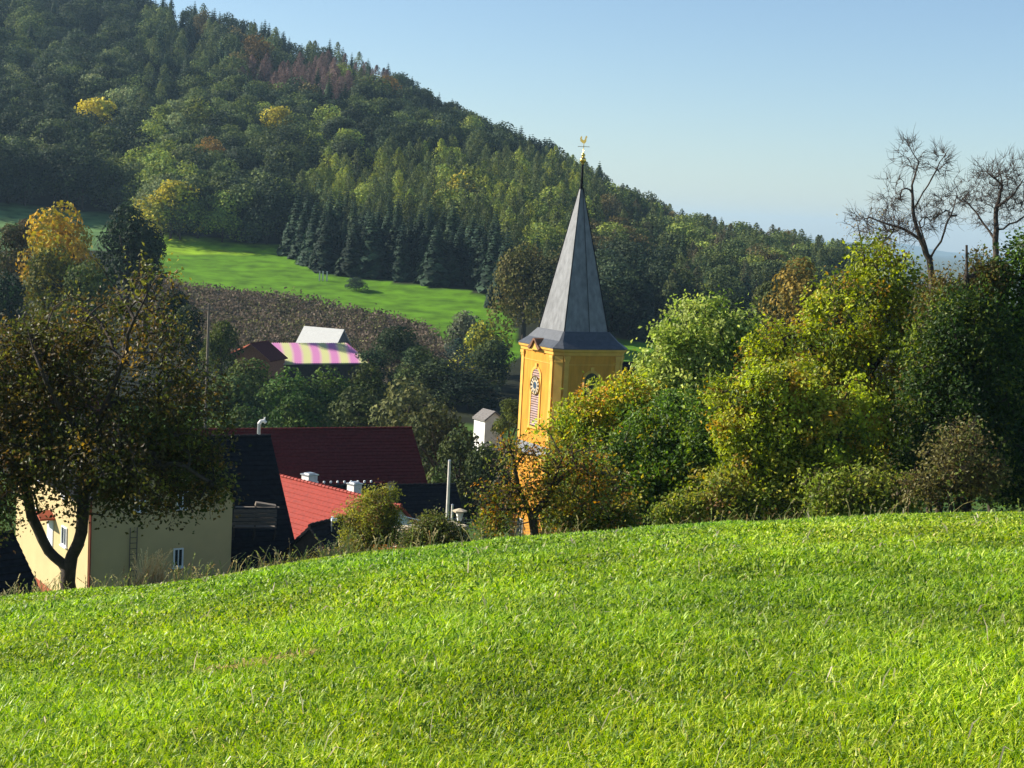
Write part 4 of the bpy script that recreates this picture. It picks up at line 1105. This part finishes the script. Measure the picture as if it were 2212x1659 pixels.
# ================================================================ NEAR TREES
# the big brown fruit tree on the left
tree('fruit_tree', 'big old fruit tree with forked trunk and brown leaves before the cream house', 'tree', 150, 42,
     [[(150, 1262), (148, 1232)],
      [(148, 1232), (105, 1190), (68, 1115), (45, 1020), (30, 900, .5), (55, 800, 1), (100, 700, 1.5)],
      [(148, 1232), (176, 1150), (182, 1060), (190, 960), (225, 880, -.5), (265, 780, -.8), (290, 690, -1), (335, 605, -.6)],
      [(190, 960), (130, 880, -1), (90, 800, -1.5), (50, 690, -1)],
      [(225, 880, -.5), (300, 840, .5), (390, 800, 1), (440, 780, 1)],
      [(265, 780, -.8), (220, 700, 0), (150, 640, .4), (100, 590, .4)],
      [(182, 1060), (280, 1010, -1), (380, 1000, -1.2), (450, 1040, -1)],
      [(45, 1020), (-40, 960, 0), (-120, 900, 0)],
      [(290, 690, -1), (250, 620, 0), (205, 560, 0)],
      [(200, 950, 0), (290, 930, 1.2), (400, 930, 1.5)]],
     [(250, 760, 185, 150, 0, .38), (95, 850, 160, 170, .5, 1.1), (385, 905, 115, 140, -.4), (215, 985, 250, 110, -.5), (10, 1000, 160, 110), (310, 640, 95, 95, 0, .35), (130, 740, 110, 100, 1, .35), (410, 1040, 100, 70), (270, 1080, 130, 45), (330, 970, 150, 90), (60, 780, 110, 110), (-70, 900, 110, 150)],
     1350, 32, .125, [(.11, .075, .025, 1.6), (.10, .085, .02, 3), (.07, .085, .018, 3), (.26, .16, .03, 1), (.22, .22, .04, 1)], 101, trunk_r=.21, sigma=.22, twigs=2, lo=.35, power=.42)
tree('fruit_tree', 'dark leaved branch tree pushing in at the very left edge beside the barn roof', 'tree', -75, 40,
     [[(-75, 1300), (-60, 1180), (-30, 1080)]], [(-20, 1090, 60, 90), (-70, 1030, 80, 100)], 110, 28, .10, [(.05, .07, .016, 3), BR + (1,), (.14, .14, .03, 1)], 102, trunk_r=.13, sigma=.2)

# crooked little autumn tree in front of the church
tree('autumn_tree', 'crooked small tree with sparse orange and yellow leaves in front of the church tower', 'tree', 1158, 44,
     [[(1158, 1165), (1150, 1120)],
      [(1150, 1120), (1120, 1060), (1085, 1020), (1050, 1000, .3)],
      [(1150, 1120), (1195, 1050), (1215, 990), (1250, 950, -.3), (1290, 925, -.4)],
      [(1195, 1050), (1240, 1010, .4), (1300, 985, .6)],
      [(1120, 1060), (1110, 990, -.3), (1095, 950, -.4)],
      [(1215, 990), (1190, 940, .3), (1160, 915, .3)]],
     [(1140, 1060, 60, 60), (1080, 1090, 55, 50), (1110, 985, 55, 40), (1235, 1010, 85, 75), (1190, 1085, 60, 45), (1290, 1050, 70, 80), (1060, 1125, 40, 25)],
     300, 17, .11, [(.34, .25, .03, 2.5), (.36, .16, .02, 1.2), (.16, .19, .03, 5), (.10, .07, .02, 1.5)], 103, trunk_r=.14, sigma=.19, twigs=2, lo=.2)
# leafy trees at the lane, left to right
tree('maple_tree', 'yellow green tree with some golden leaves across the right side of the church tower', 'tree', 1290, 62,
     [[(1290, 1170), (1285, 1050), (1270, 950), (1250, 890)], [(1285, 1050), (1340, 950), (1370, 880)], [(1270, 950), (1210, 920), (1190, 900)]],
     [(1250, 935, 70, 60), (1310, 880, 75, 55), (1365, 850, 45, 45), (1230, 990, 60, 50), (1340, 960, 95, 90, 1)],
     340, 40, .17, [(.50, .38, .04, 2), (.45, .22, .03, .6), (.34, .38, .04, 4.5), (.12, .18, .02, 4)], 104, trunk_r=.2, sigma=.24, lo=.5)
tree('hazel_tree', 'dense dark green tree behind the crooked autumn tree', 'tree', 1400, 60,
     [[(1400, 1150), (1400, 1040), (1390, 950)], [(1400, 1040), (1330, 980), (1300, 950)], [(1400, 1040), (1470, 960), (1500, 900)]],
     [(1400, 1010, 110, 120), (1330, 1060, 90, 80), (1470, 1030, 80, 110), (1440, 930, 90, 80), (1290, 1010, 60, 80, 1), (1515, 1010, 55, 100, -2), (1530, 930, 45, 60, -2)],
     560, 44, .18, [MG + (3,), (.10, .17, .02, 4), (.22, .28, .03, 2), (.34, .28, .04, .8)], 105, trunk_r=.2, sigma=.25, lo=.5)
tree('lime_tree', 'pale lime green rounded tree right of the church tower', 'tree', 1510, 78,
     [[(1510, 1110), (1510, 930), (1505, 800), (1510, 700)], [(1510, 930), (1440, 820), (1420, 760)], [(1510, 930), (1580, 820), (1600, 740)]],
     [(1510, 730, 85, 90), (1445, 800, 75, 90), (1580, 800, 75, 95), (1500, 870, 110, 100), (1420, 880, 50, 60), (1600, 720, 50, 50)],
     430, 50, .23, [(.34, .39, .10, 4), (.26, .33, .06, 4), (.42, .44, .09, 2), (.12, .18, .03, 3)], 106, trunk_r=.28, sigma=.30, lo=.55)
tree('hornbeam_tree', 'broad tree with an olive and rust coloured top below the bare tree', 'tree', 1880, 60,
     [[(1880, 1110), (1875, 950), (1880, 800), (1890, 640), (1895, 560)], [(1875, 950), (1790, 820), (1740, 720)], [(1880, 800), (1960, 700), (1990, 640)], [(1880, 800), (1820, 700), (1810, 640)]],
     [(1900, 600, 80, 80), (1830, 700, 95, 90), (1970, 660, 75, 80), (1740, 800, 110, 110), (1880, 820, 130, 120), (1980, 860, 80, 110), (1650, 800, 60, 90), (1830, 980, 130, 110), (1960, 1000, 80, 90), (1560, 900, 60, 80), (2005, 770, 75, 110, -1)],
     1150, 44, .165, [(.26, .31, .03, 4), (.44, .49, .045, 3.5), (.34, .21, .035, 1.1), (.50, .40, .05, .9), (.10, .15, .02, 2.6)], 107, trunk_r=.3, sigma=.24, lo=.5)
tree('hedge_tree', 'large bushy tree with bright yellow green leaves in full sun by the field edge', 'tree', 1700, 53,
     [[(1700, 1125), (1700, 1000), (1690, 900), (1700, 820)], [(1700, 1000), (1620, 930), (1580, 880)], [(1700, 1000), (1800, 900), (1830, 850)], [(1700, 1060), (1600, 1040), (1560, 1020)]],
     [(1660, 850, 70, 70), (1730, 830, 60, 60), (1600, 930, 60, 70), (1690, 950, 90, 80), (1780, 930, 80, 90), (1620, 1040, 85, 70), (1730, 1050, 90, 60), (1850, 900, 60, 80, 1), (1840, 1030, 80, 60, .8), (1550, 860, 35, 50, 1), (1560, 1060, 35, 45)],
     720, 48, .155, [(.40, .47, .045, 5), (.42, .42, .05, 3), (.12, .17, .02, 4), (.46, .30, .04, 1.4)], 108, trunk_r=.24, sigma=.19, lo=.45)
tree('shade_tree', 'dark green tree in deep shade under the bare trees', 'tree', 2075, 54,
     [[(2075, 1105), (2070, 950), (2080, 850), (2085, 740)], [(2070, 950), (2000, 880), (1980, 820)], [(2070, 950), (2130, 850), (2150, 780)]],
     [(2050, 900, 100, 130), (2080, 720, 80, 100), (2150, 820, 80, 120), (2200, 1000, 80, 90), (2020, 1010, 110, 80), (2130, 980, 90, 100), (2010, 780, 60, 80)],
     1000, 44, .15, [DG + (3,), (.05, .085, .014, 4), (.16, .20, .025, 1.4)], 109, trunk_r=.25, sigma=.25, lo=.4)  # leaf palette kept dark to paint the deep shade
tree('oak_tree', 'tall bright green topped tree cut off by the right edge of the picture', 'tree', 2235, 56,
     [[(2235, 1100), (2230, 900), (2220, 700), (2210, 560)], [(2230, 900), (2160, 780), (2130, 680)], [(2230, 900), (2330, 760), (2380, 680)]],
     [(2205, 590, 80, 80), (2135, 640, 45, 60), (2100, 740, 50, 70), (2160, 690, 75, 100), (2260, 730, 110, 130), (2170, 860, 90, 130), (2290, 930, 130, 150), (2190, 1010, 80, 90), (2340, 740, 100, 120)],
     900, 44, .16, [(.09, .16, .02, 4), (.22, .32, .035, 1.5), (.04, .07, .012, 5)], 110, trunk_r=.3, sigma=.25, lo=.5)  # palette darkened for the shade cast by neighbouring trees
tree('dry_shrub', 'low half dry shrub with pale brownish leaves at the shaded field edge', 'shrub', 2060, 46.5,
     [[(2060, 1105), (2050, 1060), (2030, 1010)], [(2050, 1060), (2100, 990), (2110, 930)], [(2050, 1060), (1990, 1030)]],
     [(2040, 1000, 60, 50), (2110, 1010, 60, 60), (2080, 950, 55, 45), (2140, 1040, 50, 40), (1990, 1050, 50, 40), (2060, 1060, 90, 30)],
     230, 18, .12, [(.17, .15, .05, 3), (.16, .15, .05, 3), (.13, .09, .03, 2), (.15, .19, .04, 1)], 111, trunk_r=.07, sigma=.2, twigs=2)
tree('undergrowth_shrub', 'yellow green undergrowth shrub at the foot of the sunlit hedge tree', 'shrub', 1540, 52,
     [[(1540, 1130), (1545, 1095)]], [(1500, 1095, 50, 30), (1560, 1075, 50, 45), (1640, 1085, 80, 35), (1740, 1090, 60, 30), (1440, 1110, 40, 20)],
     240, 26, .14, [(.40, .42, .06, 3), (.46, .44, .07, 3), (.16, .22, .03, 4), (.30, .17, .06, .7)], 112, trunk_r=.05, sigma=.2, twigs=2)
tree('bramble_shrub', 'low green bramble shrub between the sunlit hedge tree and the half dry shrub', 'shrub', 1900, 50,
     [[(1900, 1115), (1905, 1085)]], [(1880, 1060, 80, 50), (1950, 1075, 50, 35), (1800, 1070, 60, 45)],
     260, 26, .14, [(.20, .26, .035, 4), (.30, .32, .05, 2), (.10, .09, .03, 1)], 113, trunk_r=.05, sigma=.2, twigs=1)

tree('elder_shrub', 'bushy green shrub with yellowing leaves at the foot of the church tower', 'shrub', 1225, 47,
     [[(1225, 1165), (1225, 1130)], [(1225, 1130), (1260, 1080)]], [(1215, 1110, 45, 45), (1265, 1100, 60, 50), (1330, 1110, 50, 40), (1060, 1140, 30, 18)],
     230, 26, .12, [(.14, .18, .03, 4), (.34, .30, .04, 2), (.08, .12, .02, 3), (.36, .20, .04, 1)], 114, trunk_r=.07, sigma=.2)

# bare trees
def bare(label, vb, Y_, limbs, lobes, n, seed, r0, per=0, pal=None, tw=5, barkm='pale_bark'):
    return tree('bare_tree', label, 'tree', vb, Y_, limbs, lobes, n, per, .075, pal or [BR + (1,)], seed, trunk_r=r0, sigma=.26, twigs=tw, bark=barkm, lo=.3, power=.60, r_tip=.006)
bare('tall bare tree with upswept forked branches against the sky', 2010, 57,
     [[(2010, 1110), (2012, 900), (2010, 700), (2008, 560), (1990, 520), (1972, 455), (1970, 400), (1985, 350), (1955, 300)],
      [(2008, 560), (1985, 480, .5), (1950, 440, .8), (1915, 380, .8)],
      [(1972, 455), (2005, 400, -.4), (2030, 350, -.6), (2050, 320, -.5)],
      [(2008, 560), (2040, 500, -.8), (2060, 450, -.8), (2070, 400, -.8)],
      [(1990, 520), (1940, 490, .3), (1880, 470, .5), (1840, 480, .5)],
      [(1970, 400), (1975, 350, .5), (1970, 305, .5)],
      [(2012, 700), (2060, 640, .5), (2088, 560, .7), (2088, 535, .7)]],
     [(1965, 340, 35, 45), (2035, 350, 28, 40), (1920, 420, 30, 45), (1880, 480, 45, 30, 0, .5), (2050, 440, 38, 50), (1990, 480, 60, 50), (1930, 500, 50, 40)],
     330, 120, .12, tw=5)
bare('bare tree with a fine rounded crown at the right edge against the sky', 2150, 62,
     [[(2150, 1110), (2150, 800), (2148, 600), (2150, 520), (2152, 450), (2165, 400), (2160, 350)],
      [(2150, 520), (2110, 460, .5), (2080, 430, .6), (2060, 390, .4)],
      [(2152, 450), (2190, 420, -.5), (2215, 380, -.5), (2235, 340, -.5)],
      [(2150, 500), (2195, 480, .5), (2240, 450, .5)],
      [(2165, 400), (2130, 370, -.4), (2105, 345, -.4)]],
     [(2150, 385, 70, 55), (2105, 410, 50, 45), (2200, 400, 55, 60), (2160, 460, 70, 40), (2225, 450, 50, 40)],
     380, 121, .12, tw=5)
tree('thicket_tree', 'sparse brownish tree filling the gap under the bare trees', 'tree', 2030, 55.5,
     [[(2030, 1110), (2035, 900), (2030, 760), (2040, 650)], [(2035, 900), (2090, 760), (2110, 660)]],
     [(2035, 650, 50, 60), (2100, 670, 50, 70), (2060, 770, 80, 90), (2130, 600, 40, 50), (2010, 860, 60, 90)],
     520, 32, .14, [(.14, .11, .03, 3), (.10, .13, .03, 3), (.22, .15, .04, 1)], 124, trunk_r=.14, sigma=.28, twigs=2, lo=.2)
bare('thin half bare tree with a few golden leaves left of the tall bare tree', 1870, 61.5,
     [[(1890, 1110), (1890, 900), (1880, 700), (1870, 600), (1860, 520), (1850, 470)], [(1870, 600), (1900, 530), (1930, 500)]],
     [(1860, 480, 40, 25), (1900, 520, 50, 35), (1840, 500, 35, 25), (1930, 480, 40, 30)],
     60, 122, .06, per=6, pal=[(.34, .24, .05, 3), (.25, .13, .03, 1)], tw=3)
tree('broken_tree', 'dark dead trunk with a broken top between the bare trees', 'tree', 2085, 55,
     [[(2100, 1110), (2098, 900), (2090, 720), (2088, 530)], [(2098, 850), (2070, 760), (2050, 700)]], [(2080, 640, 30, 80)], 14, 0, .1, [BR + (1,)], 123, trunk_r=.15, twigs=3, lo=.6)

# garden shrubs
tree('round_bush', 'round topped yellow green garden bush in front of the red roof', 'bush', 800, 66,
     [[(800, 1215), (800, 1150), (805, 1090)]], [(800, 1130, 66, 60), (822, 1088, 38, 40), (790, 1165, 60, 35), (845, 1140, 25, 45)],
     520, 40, .10, [(.26, .27, .04, 4), (.36, .32, .05, 2), (.13, .15, .025, 3), (.22, .12, .04, .7)], 131, trunk_r=.1, sigma=.17, lo=.5)
tree('garden_shrub', 'wide low green shrub below the tall pale pole', 'bush', 940, 58,
     [[(940, 1200), (940, 1160)]], [(915, 1160, 40, 30), (960, 1160, 45, 28), (935, 1140, 30, 25), (890, 1175, 25, 20)],
     330, 34, .10, [(.10, .13, .03, 4), (.17, .18, .035, 2), (.14, .11, .04, 1)], 132, trunk_r=.06, sigma=.18, lo=.4)
tree('flower_bush', 'small bush with orange red flowers at the crest of the field', 'bush', 835, 50,
     [[(835, 1215), (835, 1195)]], [(835, 1192, 26, 9), (815, 1198, 16, 8)], 50, 22, .055, [(.55, .13, .04, 3), (.5, .22, .08, 1), (.08, .12, .02, 3)], 133, trunk_r=.03, sigma=.10)
tree('bramble_bush', 'yellowing bramble bush left of the round garden bush', 'bush', 740, 50,
     [[(740, 1225), (740, 1205)]], [(760, 1190, 30, 22), (720, 1208, 45, 14), (660, 1222, 50, 10), (590, 1235, 40, 8)], 120, 22, .07, [(.26, .22, .04, 3), (.16, .16, .03, 3), (.20, .10, .04, 1)], 134, trunk_r=.03, sigma=.15)

# ================================================================ GRASS OF THE FIELD
rg = np.random.default_rng(99)
def blades(n, Y, u, hgt, wid, cols, lean, rgx, segs=True):
    x = u * Y; z = G(x, Y); b = np.stack([x, Y, z - .01], 1)
    az = rgx.uniform(0, 6.283, n); t = np.stack([np.cos(az), np.sin(az), np.zeros(n)], 1)
    ld = unit(np.stack([rgx.normal(.35, 1, n), rgx.normal(-.1, 1, n), np.zeros(n)], 1)) * (lean * hgt)[:, None]
    up = np.array([0, 0, 1.0]) * hgt[:, None]
    w = (t * wid[:, None]) / 2
    m_ = b + up * .58 + ld * .35
    tip = b + up * (1 - .35 * lean[:, None] ** 2) + ld
    v = np.stack([b - w * .8, b + w * .8, m_ + w, m_ - w, tip], 1).reshape(-1, 3)
    k = np.arange(n)[:, None] * 5
    return v, k + np.array([[0, 1, 2, 3]]), k + np.array([[3, 2, 4]]), np.repeat(cols, 5, 0)
def field(n, y0, y1, pw, h0, h1, wk, seed):
    r = np.random.default_rng(seed)
    # distance density ~ Y^-pw
    a = 1 - pw + 1
    q = r.random(n); Y = (y0 ** a + q * (y1 ** a - y0 ** a)) ** (1 / a)
    u = r.uniform(-.37, .37, n) * (Y + 10) / Y; x = u * Y
    pn = np.sin(x * 1.1 + 2 * np.sin(Y * .5)) * np.sin(Y * .9 + x * .3) + .6 * np.sin(x * 3.1 + Y * 2.3) * np.sin(Y * 2.7 - x)
    tall = 1 + .28 * pn
    hgt = r.uniform(h0, h1, n) * tall
    wid = wk * Y * r.uniform(.7, 1.3, n)
    base = pick([(.20, .34, .015, 5), (.30, .44, .018, 5), (.42, .52, .06, 3), (.06, .14, .010, 4), (.46, .54, .10, .8), (.58, .50, .22, .12)], n, r)
    lf = np.sin(x * .42 + 1.1 * np.sin(Y * .21)) * np.sin(Y * .33 + .5 * np.sin(x * .3)) + .6 * np.sin(x * .17 - Y * .11 + 2)
    base = base * np.stack([1 + .16 * lf, 1 + .07 * lf, 1 - .05 * lf], 1); hgt = hgt * (1 - .18 * lf)
    base = base * (1 + .20 * pn)[:, None] * r.uniform(.8, 1.2, (n, 1))
    for (cx, cy, rx, ry) in DRY:
        dd = ((x - cx) / rx) ** 2 + ((Y - cy) / ry) ** 2 + .5 * np.sin(x * 9) * np.sin(Y * 5)
        k = (dd < 1) & (r.random(n) < .6); base[k] = np.array([.50, .38, .17]) * r.uniform(.7, 1.2, (k.sum(), 1)); hgt[k] *= .85
    return blades(n, Y, u, hgt, wid, base, r.uniform(.3, 1.5, n), r)
DRY = []
for vx_, vy_, rx, ry in ((585, 1442, .42, .20), (500, 1450, .38, .16)):
    p = hit(vx_, vy_); DRY.append((p[0], p[1], rx, ry))
g = Geo()
for args in ((440000, 4.6, 14, 1.9, .045, .125, .00110, 1), (400000, 13, 52, 1.75, .05, .11, .00120, 2)):
    v, f4, f3, c = field(*args)
    n0 = g.n; g.add(v, f4, c); g.l.append((f3 + n0).ravel()); g.s.append(np.full(len(f3), 3)); g.m.append(np.zeros(len(f3), int))
tag(obj('grass', g, M['blade']), 'bright green meadow grass covering the sloping field', 'grass', kind='stuff')
# longer pale stems and stalks scattered through it
n = 1100; r = np.random.default_rng(4); Y = (5.2 ** .3 + r.random(n) * (40 ** .3 - 5.2 ** .3)) ** (1 / .3); u = r.uniform(-.4, .4, n)
v, f4, f3, c = blades(n, Y, u, r.uniform(.10, .24, n), .0009 * Y * r.uniform(.8, 1.5, n), pick([(.45, .42, .22, 2), (.30, .38, .10, 3), (.5, .42, .3, 1)], n, r), r.uniform(.3, 1.6, n), r)
g = Geo(); g.add(v, f4, c); g.l.append(f3.ravel()); g.s.append(np.full(len(f3), 3)); g.m.append(np.zeros(len(f3), int))
tag(obj('pale_grass_stems', g, M['blade']), 'scattered longer pale stems in the meadow grass', 'grass', kind='stuff')

# seeding stalks along the crest
def stalks(name, label, vxs, Ys, h0, h1, seed, kind='stuff', cols=((.50, .42, .20, 3), (.28, .32, .09, 2), (.34, .22, .10, 1)), sp=0.0, fan=.25, root=None, cat='grass'):
    r = np.random.default_rng(seed); n = len(vxs); g = Geo()
    base = []
    for vx_, Y_ in zip(vxs, Ys):
        p = W(vx_, 1200, Y_); base.append((p[0], Y_, gz(p[0], Y_) - .03))
    base = np.array(base); h = r.uniform(h0, h1, n)
    d = np.stack([r.normal(.12, fan, n), r.normal(0, fan, n), np.ones(n)], 1); cc = pick(cols, n, r)
    w = np.array([.010, 0, 0])
    m1 = base + d * h[:, None] * .5 * np.array([.5, .5, 1]); tip = base + d * h[:, None]
    head = tip + (d * np.array([2.2, 2.2, .8])) * .16
    for a_, b_, wa, wb in ((base, m1, 1, .9), (m1, tip, .9, .6)):
        v = np.stack([a_ - w * wa, a_ + w * wa, b_ + w * wb, b_ - w * wb], 1).reshape(-1, 3); g.add(v, np.arange(4 * n).reshape(-1, 4), np.repeat(cc, 4, 0))
    for k in range(4):
        f0 = k / 4; q0 = tip * (1 - f0) + head * f0; q1 = q0 + r.normal(size=(n, 3)) * .018 + (head - tip) * .35; ww = np.array([.016, 0, .004])
        v = np.stack([q0, (q0 + q1) / 2 + ww, q1, (q0 + q1) / 2 - ww], 1).reshape(-1, 3); g.add(v, np.arange(4 * n).reshape(-1, 4), np.repeat(cc * 1.15, 4, 0))
    for k in range(3):   # leaves at the foot
        az = r.uniform(0, 6.28, n); q1 = base + np.stack([np.cos(az) * .12, np.sin(az) * .12, h * r.uniform(.3, .55, n)], 1); q2 = q1 + np.stack([np.cos(az) * .14, np.sin(az) * .14, -h * .08], 1); ww = np.array([.009, 0, 0])
        v = np.stack([base - ww, base + ww, q1 + ww, q1 - ww], 1).reshape(-1, 3); g.add(v, np.arange(4 * n).reshape(-1, 4), np.repeat(cc * .9, 4, 0))
        v = np.stack([q1 - ww, q1 + ww, q2, q2], 1)[:, :3].reshape(-1, 3); g.add(v, np.arange(3 * n).reshape(-1, 3), np.repeat(cc * .9, 3, 0))
    return g
r = np.random.default_rng(6)
vxs = np.concatenate([r.uniform(-60, 760, 620), r.uniform(760, 1250, 120), r.uniform(1450, 2260, 120)]); Ys = r.uniform(38, 46, len(vxs))
dens = r.random(len(vxs)) < (.55 + .45 * np.sin(vxs / 37.) * np.sin(vxs / 91.)); vxs, Ys = vxs[dens], Ys[dens]
tag(obj('tall_grass', stalks('', '', vxs, Ys, .22, .62, 61), M['blade']), 'dry seeding grass stalks fringing the crest of the field', 'grass', kind='stuff')
for lab, vc, Yc, nn, hA, sd in (('straw coloured tuft of tall dry grass in front of the cream wall', 325, 41, 130, 1.05, 62),):
    vv = vc + r.normal(0, 13, nn); g = stalks('', '', vv, Yc + r.normal(0, .15, nn), .35, hA, sd, cols=((.75, .56, .30, 3), (.60, .38, .18, 2), (.66, .56, .32, 2)), fan=.20)
    tag(obj('dry_grass_tuft', g, M['blade']), lab, 'grass tuft')

# ================================================================ HAZE
g = Geo(); g.box((0, 5900, 30), (17000, 12400, 250))
hz = bpy.data.materials.new('haze'); hz.use_nodes = True; n = hz.node_tree.nodes; n.clear()
out = n.new('ShaderNodeOutputMaterial'); pv = n.new('ShaderNodeVolumePrincipled')
pv.inputs['Color'].default_value = (.50, .76, 1.0, 1); pv.inputs['Density'].default_value = .00009; pv.inputs['Anisotropy'].default_value = .2
hz.node_tree.links.new(pv.outputs[0], out.inputs['Volume'])
try: hz.cycles.homogeneous_volume = True
except Exception: pass
tag(obj('haze', g, hz), 'thin blue autumn haze filling the valley air', 'haze', kind='stuff')
